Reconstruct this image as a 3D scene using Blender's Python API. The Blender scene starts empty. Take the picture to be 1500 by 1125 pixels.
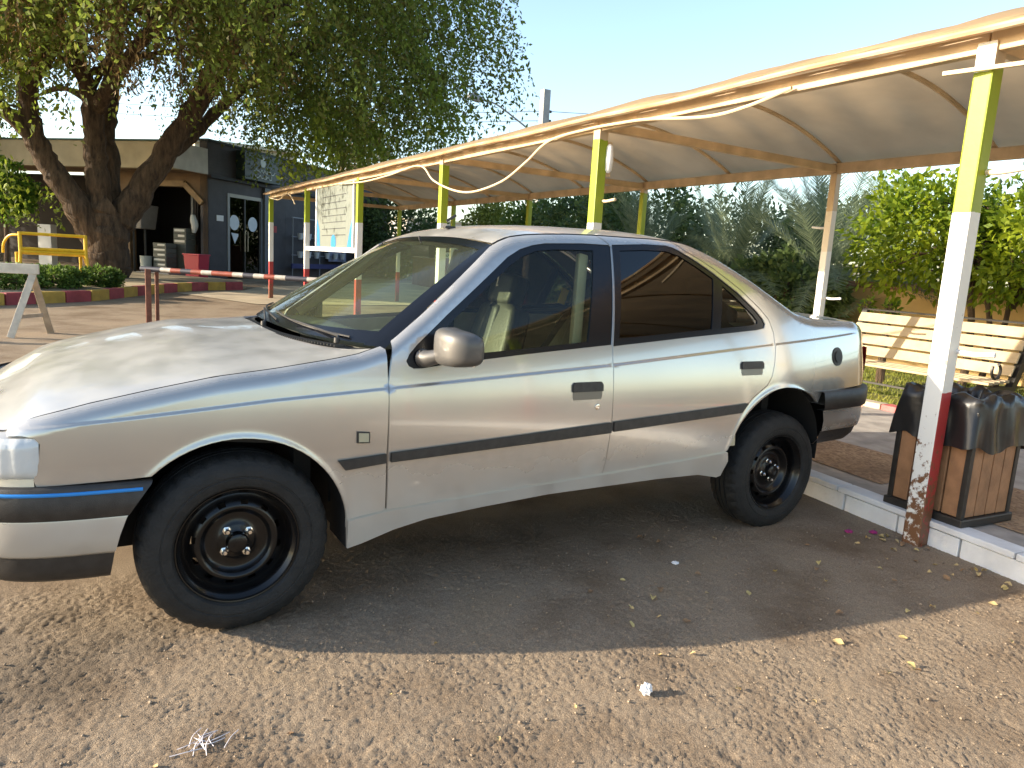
import bpy, bmesh, math, random
import numpy as np
from mathutils import Vector, Matrix
from mathutils.geometry import delaunay_2d_cdt

SC = bpy.context.scene
COL = SC.collection
R = math.radians

# ---------------------------------------------------------------- camera, sky, sun, exposure
def look_axes(yaw, pitch, roll):
    f = np.array([math.sin(yaw)*math.cos(pitch), math.cos(yaw)*math.cos(pitch), -math.sin(pitch)])
    r = np.array([math.cos(yaw), -math.sin(yaw), 0.0]); u = np.cross(r, f)
    c, s = math.cos(roll), math.sin(roll)
    return c*r+s*u, -s*r+c*u, f
CAM = np.array([-.41443, -2.38293, 1.28543])
cr, cu, cf = look_axes(.541033, .165110, .059281)
cam = bpy.data.cameras.new('camera'); camo = bpy.data.objects.new('camera', cam); COL.objects.link(camo)
camo.matrix_world = Matrix(((cr[0], cu[0], -cf[0], CAM[0]), (cr[1], cu[1], -cf[1], CAM[1]), (cr[2], cu[2], -cf[2], CAM[2]), (0, 0, 0, 1)))
cam.sensor_width = 36; cam.lens = 36*1062.894/1500; cam.clip_start = .05; cam.clip_end = 3000
SC.camera = camo
SUN_DIR = Vector((-3.0, 1.15, 1.0)).normalized()          # towards the sun: low, over the nose of the car
elev = math.asin(SUN_DIR.z); azim = math.atan2(SUN_DIR.x, SUN_DIR.y)
world = bpy.data.worlds.new('World'); SC.world = world; world.use_nodes = True
wn = world.node_tree.nodes; wl = world.node_tree.links
bg = wn['Background']; sky = wn.new('ShaderNodeTexSky'); sky.sky_type = 'NISHITA'; sky.sun_disc = False
sky.sun_elevation = elev; sky.sun_rotation = azim; sky.air_density = 1.0; sky.dust_density = 1.1; sky.ozone_density = 1.0
wl.new(sky.outputs[0], bg.inputs[0]); bg.inputs[1].default_value = .15
sun = bpy.data.lights.new('sun', 'SUN'); sun.energy = 4.1; sun.angle = R(.55); sun.color = (1.0, .88, .70)
suno = bpy.data.objects.new('sun', sun); COL.objects.link(suno); suno.location = (-8, 6, 12)
suno.rotation_euler = SUN_DIR.to_track_quat('Z', 'Y').to_euler()
vs = SC.view_settings; vs.view_transform = 'Standard'; vs.look = 'None'; vs.exposure = 1.5; vs.gamma = 1.0; vs.use_curve_mapping = False
SC.render.engine = 'CYCLES'

# ---------------------------------------------------------------- helpers
rng = np.random.default_rng(11); random.seed(5)
def tag(o, label=None, cat=None, group=None, kind=None):
    if label: o['label'] = label
    if cat: o['category'] = cat
    if group: o['group'] = group
    if kind: o['kind'] = kind
    return o
ROOT = {}
def empty(name, loc, label, cat, group=None):
    o = bpy.data.objects.new(name, None); COL.objects.link(o); o.location = loc; o.empty_display_size = .1
    ROOT[o.name] = np.array(loc, float)
    return tag(o, label, cat, group)
def base_of(parent):
    while parent is not None:
        if parent.name in ROOT: return ROOT[parent.name]
        parent = parent.parent
    return np.zeros(3)
def link(name, me, mat, parent=None, smooth=True):
    o = bpy.data.objects.new(name, me); COL.objects.link(o)
    if mat is not None:
        for m in (mat if isinstance(mat, (list, tuple)) else [mat]): me.materials.append(m)
    if parent is not None: o.parent = parent
    return o
def mesh(name, V, F, mat, parent=None, smooth=False, normals=None, local=False, mi=None):
    V = np.asarray(V, float)
    if parent is not None and not local: V = V-base_of(parent)
    me = bpy.data.meshes.new(name)
    me.from_pydata(V.tolist(), [], [list(f) for f in F]); me.update()
    if smooth or normals is not None: me.polygons.foreach_set('use_smooth', [True]*len(me.polygons))
    if mi is not None: me.polygons.foreach_set('material_index', list(mi))
    if normals is not None: me.normals_split_custom_set_from_vertices([tuple(n) for n in normals])
    return link(name, me, mat, parent)
class MB:                                                  # collects simple solids of ONE part
    def __init__(s): s.V = []; s.F = []; s.M = []
    def add(s, V, F, m=0):
        n = len(s.V); s.V += [tuple(v) for v in V]; s.F += [tuple(i+n for i in f) for f in F]; s.M += [m]*len(F); return s
    def box(s, c, d, rz=0., m=0, ax=None):
        c = np.array(c, float); h = np.array(d, float)/2
        A = np.array(ax, float) if ax is not None else np.array([[math.cos(rz), math.sin(rz), 0], [-math.sin(rz), math.cos(rz), 0], [0, 0, 1]])
        V = [c+A[0]*h[0]*x+A[1]*h[1]*y+A[2]*h[2]*z for z in (-1, 1) for y in (-1, 1) for x in (-1, 1)]
        return s.add(V, [(0, 2, 3, 1), (4, 5, 7, 6), (0, 1, 5, 4), (2, 6, 7, 3), (0, 4, 6, 2), (1, 3, 7, 5)], m)
    def bar(s, a, b, w, h, m=0, up=(0, 0, 1)):             # rectangular bar from a to b
        a = np.array(a, float); b = np.array(b, float); t = b-a; L = np.linalg.norm(t); t /= L
        sd = np.cross(t, np.array(up, float)); 
        if np.linalg.norm(sd) < 1e-6: sd = np.array([1., 0, 0])
        sd /= np.linalg.norm(sd); u = np.cross(sd, t)
        return s.box((a+b)/2, (L, w, h), m=m, ax=[t, sd, u])
    def tube(s, pts, r, n=8, m=0, cap=True):
        P = [np.array(q, float) for q in pts]; k = len(P); rr = r if hasattr(r, '__len__') else [r]*k
        V = []; F = []; prev = None
        for i in range(k):
            t = P[min(i+1, k-1)]-P[max(i-1, 0)]; t /= (np.linalg.norm(t)+1e-12)
            if prev is None:
                ref = np.array([0, 0, 1.]) if abs(t[2]) < .9 else np.array([1., 0, 0])
            else: ref = prev
            a = ref-t*np.dot(ref, t); a /= np.linalg.norm(a); b = np.cross(t, a); prev = a
            for j in range(n):
                an = 2*math.pi*j/n; V.append(P[i]+rr[i]*(a*math.cos(an)+b*math.sin(an)))
        for i in range(k-1):
            for j in range(n): F.append((i*n+j, i*n+(j+1) % n, (i+1)*n+(j+1) % n, (i+1)*n+j))
        if cap: F.append(tuple(range(n-1, -1, -1))); F.append(tuple((k-1)*n+j for j in range(n)))
        return s.add(V, F, m)
    def lathe(s, prof, c, axis, n=32, m=0, closed=False):  # prof: (radius, along axis)
        c = np.array(c, float); t = np.array(axis, float); t /= np.linalg.norm(t)
        ref = np.array([0, 0, 1.]) if abs(t[2]) < .9 else np.array([1., 0, 0]); a = np.cross(t, ref); a /= np.linalg.norm(a); b = np.cross(t, a)
        V = []; F = []; k = len(prof)
        for (r, h) in prof:
            for j in range(n):
                an = 2*math.pi*j/n; V.append(c+t*h+r*(a*math.cos(an)+b*math.sin(an)))
        for i in range(k-1 if not closed else k):
            for j in range(n): F.append((i*n+j, ((i+1) % k)*n+j, ((i+1) % k)*n+(j+1) % n, i*n+(j+1) % n))
        return s.add(V, F, m)
    def build(s, name, mat, parent=None, smooth=False, bevel=0., kind=None, seg=2, auto=None):
        o = mesh(name, s.V, s.F, mat, parent, smooth, mi=s.M if max(s.M, default=0) else None)
        bm = bmesh.new(); bm.from_mesh(o.data); bmesh.ops.recalc_face_normals(bm, faces=bm.faces)
        if bevel > 0:
            bmesh.ops.bevel(bm, geom=list(bm.edges), offset=bevel, segments=seg, affect='EDGES', profile=.6, clamp_overlap=True)
        bm.to_mesh(o.data); bm.free()
        if smooth or auto: 
            o.data.polygons.foreach_set('use_smooth', [True]*len(o.data.polygons))
            o.data.set_sharp_from_angle(angle=R(auto or 40))
        if kind: o['kind'] = kind
        return o
def grid(name, nu, nv, fn, mat, parent=None, closed_u=False, kind=None, flip=False):   # smooth sheet from fn(i,j)
    V = [fn(i, j) for i in range(nu) for j in range(nv)]
    F = []
    for i in range(nu if closed_u else nu-1):
        for j in range(nv-1):
            q = (i*nv+j, ((i+1) % nu)*nv+j, ((i+1) % nu)*nv+j+1, i*nv+j+1); F.append(q[::-1] if flip else q)
    o = mesh(name, V, F, mat, parent, True)
    if kind: o['kind'] = kind
    return o
def rounded(name, c, d, mat, parent, bev=.03, seg=4, rot=None, taper=1., bulge=0.):   # soft cushion-like block
    bm = bmesh.new(); bmesh.ops.create_cube(bm, size=1.0)
    bmesh.ops.subdivide_edges(bm, edges=list(bm.edges), cuts=3, use_grid_fill=True)
    for v in bm.verts:
        x, y, z = v.co*2; k = 1-(1-taper)*(z+1)/2
        v.co = Vector((x*d[0]/2*(1+bulge*(1-y*y)*(1-z*z)), y*d[1]/2*k*(1-.10*z*z*abs(y)), z*d[2]/2*(1-.10*y*y*abs(z))))
    es = [e for e in bm.edges if len(e.link_faces) == 2 and e.calc_face_angle(0) > .8]
    bmesh.ops.bevel(bm, geom=es, offset=bev, segments=seg, affect='EDGES', profile=.5, clamp_overlap=True)
    M = Matrix.Translation(Vector(c)-Vector(base_of(parent)))@(rot.to_4x4() if rot is not None else Matrix.Identity(4))
    bm.transform(M); me = bpy.data.meshes.new(name); bm.to_mesh(me); bm.free()
    me.polygons.foreach_set('use_smooth', [True]*len(me.polygons))
    return link(name, me, mat, parent)
def copy_tree(o, parent=None):
    c = o.copy(); COL.objects.link(c); c.parent = parent
    if parent is None and o.name in ROOT: ROOT[c.name] = ROOT[o.name]
    for ch in list(o.children): copy_tree(ch, c)
    return c
def pip(P, x, y):
    P = np.asarray(P); a = P; b = np.roll(P, -1, 0); x = np.asarray(x)[:, None]; y = np.asarray(y)[:, None]
    c = ((a[:, 1] > y) != (b[:, 1] > y)) & (x < (b[:, 0]-a[:, 0])*(y-a[:, 1])/(b[:, 1]-a[:, 1]+1e-12)+a[:, 0])
    return c.sum(1) % 2 == 1
def resample(P, step):
    out = []; n = len(P)
    for i in range(n):
        a = np.array(P[i], float); b = np.array(P[(i+1) % n], float); k = max(1, int(round(np.linalg.norm(b-a)/step)))
        for j in range(k): out.append(a+(b-a)*j/k)
    return np.array(out)
def smooth_line(P, n=6):                                   # Catmull-Rom through 2D points
    P = [np.array(q, float) for q in P]; out = []
    for i in range(len(P)-1):
        a, b, c, d = P[max(i-1, 0)], P[i], P[i+1], P[min(i+2, len(P)-1)]
        for j in range(n):
            t = j/n; out.append(.5*((2*b)+(-a+c)*t+(2*a-5*b+4*c-d)*t*t+(-a+3*b-3*c+d)*t**3))
    out.append(P[-1]); return [tuple(q) for q in out]
def inset(P, d):                                           # shrink a closed outline by d
    P = np.asarray(P, float); a = np.roll(P, 1, 0); b = np.roll(P, -1, 0)
    area = .5*np.sum(P[:, 0]*b[:, 1]-b[:, 0]*P[:, 1]); sg = 1 if area > 0 else -1
    e1 = P-a; e1 /= np.linalg.norm(e1, axis=1)[:, None]+1e-12; e2 = b-P; e2 /= np.linalg.norm(e2, axis=1)[:, None]+1e-12
    n1 = np.stack([-e1[:, 1], e1[:, 0]], 1)*sg; n2 = np.stack([-e2[:, 1], e2[:, 0]], 1)*sg
    m = n1+n2; L = np.linalg.norm(m, axis=1)[:, None]; m /= np.maximum(L, .3); c = np.maximum(np.sum(m*n1, 1), .45)[:, None]
    return P+m*d/c
def triangulate(loops, pts):
    V = []; E = []
    for L in loops:
        n0 = len(V); V += [Vector((float(q[0]), float(q[1]))) for q in L]; E += [(n0+i, n0+(i+1) % len(L)) for i in range(len(L))]
    V += [Vector((float(q[0]), float(q[1]))) for q in pts]
    v, e, f, ov, oe, of = delaunay_2d_cdt(V, E, [], 0, 1e-6)
    v = np.array([tuple(q) for q in v]); f = np.array([tuple(q) for q in f])
    c = v[f].mean(1); ok = np.zeros(len(f), int)
    for L in loops: ok += pip(L, c[:, 0], c[:, 1])
    return v, f[ok % 2 == 1]

# ---------------------------------------------------------------- materials
def newmat(name):
    m = bpy.data.materials.new(name); m.use_nodes = True; nt = m.node_tree
    return m, nt, nt.nodes, nt.links, nt.nodes['Principled BSDF']
def simple(name, col, rough=.6, metal=0., spec=.5, noise=0., nscale=8., bump=0., bscale=60., coat=0., col2=None, trans=0., detail=4., bdist=.01):
    m, nt, N, L, b = newmat(name)
    b.inputs['Roughness'].default_value = rough; b.inputs['Metallic'].default_value = metal; b.inputs['Specular IOR Level'].default_value = spec
    b.inputs['Coat Weight'].default_value = coat; b.inputs['Coat Roughness'].default_value = .06
    tc = N.new('ShaderNodeTexCoord')
    if noise > 0 or col2 is not None:
        nz = N.new('ShaderNodeTexNoise'); nz.inputs['Scale'].default_value = nscale; nz.inputs['Detail'].default_value = detail; L.new(tc.outputs['Object'], nz.inputs['Vector'])
        rp = N.new('ShaderNodeValToRGB'); L.new(nz.outputs['Fac'], rp.inputs[0]); rp.color_ramp.elements[0].position = .32; rp.color_ramp.elements[1].position = .68
        c = np.array(col); c2 = np.array(col2) if col2 is not None else np.minimum(c*(1+noise), 1); c1 = c if col2 is not None else c*(1-noise)
        rp.color_ramp.elements[0].color = (*c1, 1); rp.color_ramp.elements[1].color = (*c2, 1); L.new(rp.outputs[0], b.inputs['Base Color'])
    else: b.inputs['Base Color'].default_value = (*col, 1)
    if bump > 0:
        nb = N.new('ShaderNodeTexNoise'); nb.inputs['Scale'].default_value = bscale; nb.inputs['Detail'].default_value = 5; L.new(tc.outputs['Object'], nb.inputs['Vector'])
        bp = N.new('ShaderNodeBump'); bp.inputs['Strength'].default_value = bump; bp.inputs['Distance'].default_value = bdist; L.new(nb.outputs['Fac'], bp.inputs['Height']); L.new(bp.outputs[0], b.inputs['Normal'])
    if trans > 0:
        tr = N.new('ShaderNodeBsdfTranslucent'); mx = N.new('ShaderNodeMixShader'); mx.inputs[0].default_value = trans
        src = b.inputs['Base Color'].links[0].from_socket if b.inputs['Base Color'].links else None
        if src: L.new(src, tr.inputs[0])
        else: tr.inputs[0].default_value = (*col, 1)
        L.new(b.outputs[0], mx.inputs[1]); L.new(tr.outputs[0], mx.inputs[2]); L.new(mx.outputs[0], N['Material Output'].inputs[0])
    return m
def glassmat(name, tint, refl=1.0, rough=.0, ior=1.5, dust=0.):
    m, nt, N, L, b = newmat(name); N.remove(b)
    t = N.new('ShaderNodeBsdfTransparent'); t.inputs[0].default_value = (*tint, 1)
    g = N.new('ShaderNodeBsdfGlossy'); g.inputs['Roughness'].default_value = rough; g.inputs[0].default_value = (refl, refl, refl, 1)
    fr = N.new('ShaderNodeFresnel'); fr.inputs[0].default_value = ior
    mx = N.new('ShaderNodeMixShader'); L.new(fr.outputs[0], mx.inputs[0]); L.new(t.outputs[0], mx.inputs[1]); L.new(g.outputs[0], mx.inputs[2])
    if dust > 0:                                           # thin dust film, its pale green also standing in for veiling reflection
        df = N.new('ShaderNodeBsdfDiffuse'); df.inputs[0].default_value = (.50, .54, .40, 1); tl = N.new('ShaderNodeBsdfTranslucent'); tl.inputs[0].default_value = (.50, .54, .40, 1); ad = N.new('ShaderNodeMixShader'); L.new(df.outputs[0], ad.inputs[1]); L.new(tl.outputs[0], ad.inputs[2])
        m2 = N.new('ShaderNodeMixShader'); m2.inputs[0].default_value = dust; L.new(mx.outputs[0], m2.inputs[1]); L.new(ad.outputs[0], m2.inputs[2]); mx = m2
    L.new(mx.outputs[0], N['Material Output'].inputs[0])
    return m
# ---------------------------------------------------------------- car materials
def paint():
    m, nt, N, L, b = newmat('silver_paint')
    b.inputs['Metallic'].default_value = .70; b.inputs['Roughness'].default_value = .34; b.inputs['Coat Weight'].default_value = .75; b.inputs['Coat Roughness'].default_value = .045
    tc = N.new('ShaderNodeTexCoord'); n1 = N.new('ShaderNodeTexNoise'); n1.inputs['Scale'].default_value = 3.2; n1.inputs['Detail'].default_value = 6; L.new(tc.outputs['Object'], n1.inputs['Vector'])
    rp = N.new('ShaderNodeValToRGB'); rp.color_ramp.elements[0].position = .3; rp.color_ramp.elements[1].position = .75
    rp.color_ramp.elements[0].color = (.46, .442, .415, 1); rp.color_ramp.elements[1].color = (.505, .48, .44, 1); L.new(n1.outputs['Fac'], rp.inputs[0])
    # road dust, heavier towards the sills
    g = N.new('ShaderNodeNewGeometry'); sx = N.new('ShaderNodeSeparateXYZ'); L.new(g.outputs['Position'], sx.inputs[0])
    mr = N.new('ShaderNodeMapRange'); mr.inputs[1].default_value = .62; mr.inputs[2].default_value = .25; L.new(sx.outputs[2], mr.inputs[0])
    n2 = N.new('ShaderNodeTexNoise'); n2.inputs['Scale'].default_value = 9; n2.inputs['Detail'].default_value = 8; L.new(tc.outputs['Object'], n2.inputs['Vector'])
    mu = N.new('ShaderNodeMath'); mu.operation = 'MULTIPLY'; L.new(mr.outputs[0], mu.inputs[0]); L.new(n2.outputs['Fac'], mu.inputs[1])
    sn = N.new('ShaderNodeSeparateXYZ'); L.new(g.outputs['Normal'], sn.inputs[0])     # dust that has settled on upward faces
    up = N.new('ShaderNodeMapRange'); up.inputs[1].default_value = .55; up.inputs[2].default_value = .98; up.inputs[3].default_value = 0.; up.inputs[4].default_value = .62; L.new(sn.outputs[2], up.inputs[0])
    um = N.new('ShaderNodeMath'); um.operation = 'MULTIPLY_ADD'; L.new(up.outputs[0], um.inputs[0]); L.new(n2.outputs['Fac'], um.inputs[1]); um.inputs[2].default_value = .05
    ad = N.new('ShaderNodeMath'); ad.operation = 'ADD'; L.new(um.outputs[0], ad.inputs[1]); L.new(mu.outputs[0], ad.inputs[0])
    mx = N.new('ShaderNodeMix'); mx.data_type = 'RGBA'; L.new(ad.outputs[0], mx.inputs[0]); L.new(rp.outputs[0], mx.inputs[6]); mx.inputs[7].default_value = (.50, .475, .425, 1)
    mm = N.new('ShaderNodeMapRange'); mm.inputs[1].default_value = .03; mm.inputs[2].default_value = .40; mm.inputs[3].default_value = .70; mm.inputs[4].default_value = .25; L.new(ad.outputs[0], mm.inputs[0]); L.new(mm.outputs[0], b.inputs['Metallic']); L.new(mx.outputs[2], b.inputs['Base Color'])
    rr = N.new('ShaderNodeMapRange'); rr.inputs[3].default_value = .20; rr.inputs[4].default_value = .58; L.new(ad.outputs[0], rr.inputs[0]); L.new(rr.outputs[0], b.inputs['Roughness'])
    cw = N.new('ShaderNodeMapRange'); cw.inputs[3].default_value = .95; cw.inputs[4].default_value = .1; L.new(ad.outputs[0], cw.inputs[0]); L.new(cw.outputs[0], b.inputs['Coat Weight'])
    return m
PAINT = paint()
TRIM = simple('black_trim', (.030, .027, .025), .48, noise=.25, nscale=30, bump=.15, bscale=300)
RUBBER = simple('rubber_seal', (.012, .012, .013), .55)
FRAMEB = simple('gloss_black_frame', (.006, .007, .010), .20, spec=.35)
DARK = simple('dark_underbody', (.010, .009, .008), .9)
TYRE = simple('tyre_rubber', (.011, .011, .011), .72, noise=.35, nscale=25, bump=.4, bscale=120)
RIM = simple('black_wheel_paint', (.004, .004, .0045), .26, coat=.15, spec=.35, noise=.3, nscale=30)
CHROME = simple('chrome', (.75, .73, .70), .18, metal=1.)
BLUE = simple('blue_pinstripe', (.02, .22, .62), .35)
MIRR = simple('pewter_mirror_paint', (.115, .108, .10), .50, metal=.4, noise=.1, nscale=12, coat=.3)
LENS = simple('headlamp_lens', (.58, .59, .58), .10, coat=.8, bump=.2, bscale=35)
AMBER = simple('repeater_lens', (.42, .39, .27), .2, coat=.4)
REDL = simple('tail_lens', (.45, .03, .02), .18, coat=.5)
WSG = glassmat('windscreen_glass', (.80, .95, .76), .8, ior=1.42, dust=.075)
SIDEG = glassmat('side_glass', (.86, .90, .74), .7, ior=1.40, dust=.03)
TINTG = glassmat('tinted_glass', (.075, .065, .055), 1.0)
QTRG = glassmat('quarter_glass', (.55, .56, .46))
SEAT = simple('seat_leather', (.040, .038, .027), .5, noise=.18, nscale=14, bump=.25, bscale=90)
SEATD = simple('seat_dark_insert', (.035, .036, .034), .55, bump=.2, bscale=90)
DASH = simple('dash_plastic', (.10, .10, .085), .6, noise=.2, nscale=20)
LINER = simple('beige_lining', (.50, .45, .32), .85, noise=.1, nscale=9)
YELT = simple('yellow_tag', (.85, .58, .02), .5)

# ---------------------------------------------------------------- car body surface
YC = .85
def ip(pts):
    a = np.array(pts); return lambda x: np.interp(x, a[:, 0], a[:, 1])
ZE = ip([(-.82, .68), (-.612, .735), (-.56, .757), (-.4, .80), (-.23, .837), (-.05, .872), (.12, .892), (.33, .922), (.42, .938), (.515, .968), (.547, .985), (.673, 1.08), (.841, 1.216), (1.0, 1.345), (1.05, 1.370), (1.1, 1.389), (1.18, 1.403), (1.27, 1.412), (1.4, 1.421), (1.56, 1.427), (1.72, 1.429), (1.88, 1.432), (2.0, 1.430), (2.06, 1.425), (2.12, 1.413), (2.2, 1.388), (2.28, 1.358), (2.49, 1.262), (2.68, 1.160), (2.75, 1.126), (2.8, 1.108), (2.88, 1.092), (3.0, 1.086), (3.3, 1.074), (3.5, 1.05), (3.6, 1.03)])
ZC = ip([(-.6, .731), (-.28, .758), (.118, .795), (.522, .82), (1.135, .857), (1.528, .881), (2.547, .961), (3.5, 1.03)])
ARCH = [(.010, .310, .366), (2.617, .388, .358)]
def planf(x):
    y = np.where(x < .3, .035*((.3-x)/.8)**2, 0.)+np.where(x < -.47, 1.7*(-.47-x)**2, 0.)
    return y+np.where(x > 2.6, .05*((x-2.6)/.7)**2, 0.)+np.where(x > 3.28, 2.0*(x-3.28)**2, 0.)
def S(x, z, roll=True, crease=True):
    x = np.asarray(x, float); z = np.asarray(z, float); t = z-.6
    y = np.where(t > 0, .32*t*t, .25*t*t)+planf(x)
    if crease:
        k = np.clip((z-ZC(x)+.005)/.010, 0, 1); y = y+.0052*k*k*(3-2*k)*np.clip((3.3-x)/.1, 0, 1)
        for cx, cz, r in ARCH:
            y = y-.0045*np.exp(-((np.hypot(x-cx, z-cz)-r)/.014)**2)*np.clip((z-.30)/.1, 0, 1)
    if roll:
        w, q = .052, .057; d = np.clip(w-(ZE(x)-z), 0, .0555); y = y+q-np.sqrt(q*q-d*d)
    return y
def snorm(x, z, **k):
    h = .0015; sx = (S(x+h, z, **k)-S(x-h, z, **k))/(2*h); sz = (S(x, z+h, **k)-S(x, z-h, **k))/(2*h)
    n = np.stack([sx, -np.ones_like(sx), sz], -1); return n/np.linalg.norm(n, axis=-1)[:, None]
car = empty('parked_car', (1.33, .85, 0), 'dusty silver four door saloon with black steel wheels, parked tail over the kerb', 'car')
def panel(name, poly, mat, parent, far_parent=None, off=0., thick=.014, gap=.0022, step=.04, holes=(), roll=True, rows=True, lip=True, far=True, farname=None):
    outer = inset(resample(poly, .022), gap); loops = [outer]+[inset(resample(h, .022), -gap) for h in holes]
    lo, hi = outer.min(0), outer.max(0); gx, gz = np.meshgrid(np.arange(lo[0], hi[0], step), np.arange(lo[1], hi[1], step)); pts = np.stack([gx.ravel(), gz.ravel()], 1)
    if rows:
        xs = np.arange(lo[0], hi[0], .03); ex = [np.stack([xs, ZC(xs)+d], 1) for d in (-.030, -.015, -.0075, -.005, -.0025, 0, .0025, .005, .0075, .015, .030)]
        if roll: ex += [np.stack([xs, ZE(xs)-d], 1) for d in (.003, .012, .022, .033, .045, .056)]
        for cx, cz, r in ARCH:
            a = np.linspace(0, math.pi, 80); ex += [np.stack([cx+(r+d)*np.cos(a), cz+(r+d)*np.sin(a)], 1) for d in (.005, .010, .016, .024, .036)]
        pts = pts[np.abs(pts[:, 1]-ZC(pts[:, 0])) > .045]
        for cx, cz, r in ARCH: pts = pts[np.abs(np.hypot(pts[:, 0]-cx, pts[:, 1]-cz)-r-.015) > .035]
        if roll: pts = pts[(ZE(pts[:, 0])-pts[:, 1]) > .066]
        pts = np.concatenate([pts]+ex)
    ok = np.zeros(len(pts), int)
    for l in loops: ok += pip(l, pts[:, 0], pts[:, 1])
    pts = pts[ok % 2 == 1]; B = np.concatenate(loops)
    pts = pts[[np.min(np.sum((B-q)**2, 1)) > (.005)**2 for q in pts]]
    v, f = triangulate(loops, pts); x, z = v[:, 0], v[:, 1]
    y = S(x, z, roll)+off; n = snorm(x, z, roll=roll); V = np.stack([x, y, z], 1)
    a, b, c = V[f[:, 0]], V[f[:, 1]], V[f[:, 2]]; fl = np.cross(b-a, c-a)[:, 1] > 0; f = np.where(fl[:, None], f[:, ::-1], f)
    F = [tuple(q) for q in f.tolist()]
    if lip:
        cnt = {}
        for q in F:
            for i in range(3): cnt[(q[i], q[(i+1) % 3])] = 1
        bd = [e for e in cnt if (e[1], e[0]) not in cnt]; nv = len(V); idx = {}
        ev = sorted({i for e in bd for i in e})
        extra = []; en = []
        for i in ev:
            idx[i] = nv+len(extra); extra.append(V[i]+np.array([0, .0015, 0])); en.append(n[i])
            extra.append(V[i]-n[i]*thick); en.append(n[i])
        V = np.concatenate([V, np.array(extra)]); n = np.concatenate([n, np.array(en)])
        for (i, j) in bd:
            F.append((j, i, idx[i], idx[j])); F.append((idx[j], idx[i], idx[i]+1, idx[j]+1))
    o = mesh(name, V, F, mat, parent, normals=n)
    if not far: return o, None
    V2 = V*np.array([1, -1, 1])+np.array([0, 2*YC, 0]); n2 = n*np.array([1, -1, 1])
    o2 = mesh(farname or name, V2, [q[::-1] for q in F], mat, far_parent if far_parent is not None else parent, normals=n2)
    return o, o2

# outlines in metres along the car (x) and up (z)
A_F = [(ARCH[0][0]+ARCH[0][2]*math.cos(a), ARCH[0][1]+ARCH[0][2]*math.sin(a)) for a in np.linspace(R(6), R(134), 26)]
A_R = smooth_line([(2.900, .655), (2.862, .686), (2.82, .709), (2.77, .727), (2.71, .741), (2.645, .746), (2.58, .741), (2.515, .722), (2.42, .670), (2.33, .595), (2.288, .525), (2.262, .465)], 4)
topF = [(x, float(ZE(x))) for x in np.linspace(-.612, .505, 28)]
fender = topF+[(.519, .955), (.519, .82), (.512, .567), (.518, .369), (.374, .350)]+A_F+[(-.30, .569), (-.545, .562), (-.551, .583), (-.535, .639), (-.531, .69), (-.545, .706), (-.575, .712), (-.612, .708)]
panel('fender', fender, PAINT, car, gap=.0015)
topD1 = [(x, float(ZE(x))) for x in np.linspace(.519, 1.556, 44)]
W1 = [(.592, .914), (.600, .898), (.618, .889), (.650, .889), (.752, .902), (1.10, .934), (1.529, .968), (1.600, 1.386)]+[(1.45, 1.384), (1.257, 1.372), (1.19, 1.360), (1.128, 1.341), (1.061, 1.305), (.882, 1.168), (.765, 1.078), (.638, .972), (.605, .938)]
front_door = [(.519, .90), (.519, .955)]+topD1+[(1.530, .985), (1.529, .945), (1.531, .873), (1.526, .64), (1.515, .477), (1.504, .410), (.91, .388), (.518, .369), (.512, .567), (.519, .82)]
front_door = [(.5195, .84)]+topD1[1:-1]+[(1.556, 1.4265), (1.606, 1.38), (1.5335, .955), (1.531, .873), (1.526, .64), (1.515, .477), (1.504, .410), (.91, .388), (.522, .369), (.516, .567)]
door, fdoor = panel('door', front_door, PAINT, car, holes=[W1])
W2 = [(1.612, 1.388), (1.80, 1.402), (1.937, 1.404), (1.975, 1.398), (2.008, 1.386), (2.10, 1.345), (2.188, 1.298), (2.336, 1.208), (2.45, 1.120), (2.488, 1.083), (2.500, 1.060), (2.490, 1.041), (2.432, 1.032), (1.98, .998), (1.541, .962)]
topD2 = [(x, float(ZE(x))) for x in np.linspace(1.558, 1.99, 16)]
rear_door = topD2+[(2.045, 1.388), (2.13, 1.352), (2.21, 1.312), (2.36, 1.222), (2.475, 1.135), (2.53, 1.082), (2.556, 1.02), (2.556, .951), (2.545, .87), (2.525, .804), (2.491, .762), (2.393, .706), (2.335, .655), (2.290, .57), (2.252, .448), (1.886, .427), (1.504, .410), (1.515, .477), (1.526, .64), (1.531, .873), (1.5335, .955), (1.606, 1.38)]
rdoor, frdoor = panel('door', rear_door, PAINT, car, holes=[W2])
topQ = [(x, float(ZE(x))) for x in np.concatenate([np.linspace(1.995, 2.9, 40), np.linspace(2.95, 3.47, 14)])]
quarter = topQ+[(3.485, 1.00), (3.49, .90), (3.488, .735), (2.93, .706)]+A_R+[(2.252, .448), (2.290, .57), (2.335, .655), (2.393, .706), (2.491, .762), (2.525, .804), (2.545, .87), (2.556, .951), (2.556, 1.02), (2.53, 1.082), (2.475, 1.135), (2.36, 1.222), (2.21, 1.312), (2.13, 1.352), (2.045, 1.388)]
qp, fqp = panel('quarter_panel', quarter, PAINT, car)
sill = [(.374, .350), (.518, .369), (.91, .388), (1.504, .410), (1.886, .427), (2.252, .448), (2.262, .40), (2.235, .325), (2.205, .318), (2.077, .345), (1.819, .351), (1.223, .347), (.917, .330), (.685, .312), (.556, .287), (.433, .248), (.378, .235)]
panel('sill', sill, PAINT, car, off=-.010, rows=False, roll=False, thick=.03, gap=.003)
# dark inner shell seen through the gaps
panel('inner_panel', [(-.5, .58), (-.5, .70), (.40, .89), (.56, .915), (2.50, 1.0), (2.52, .83), (2.23, .46), (1.5, .43), (.4, .37), (.40, .42), (.30, .55), (.2, .64), (-.1, .67), (-.28, .58)], DARK, car, off=.022, rows=False, roll=False, lip=False)
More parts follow.
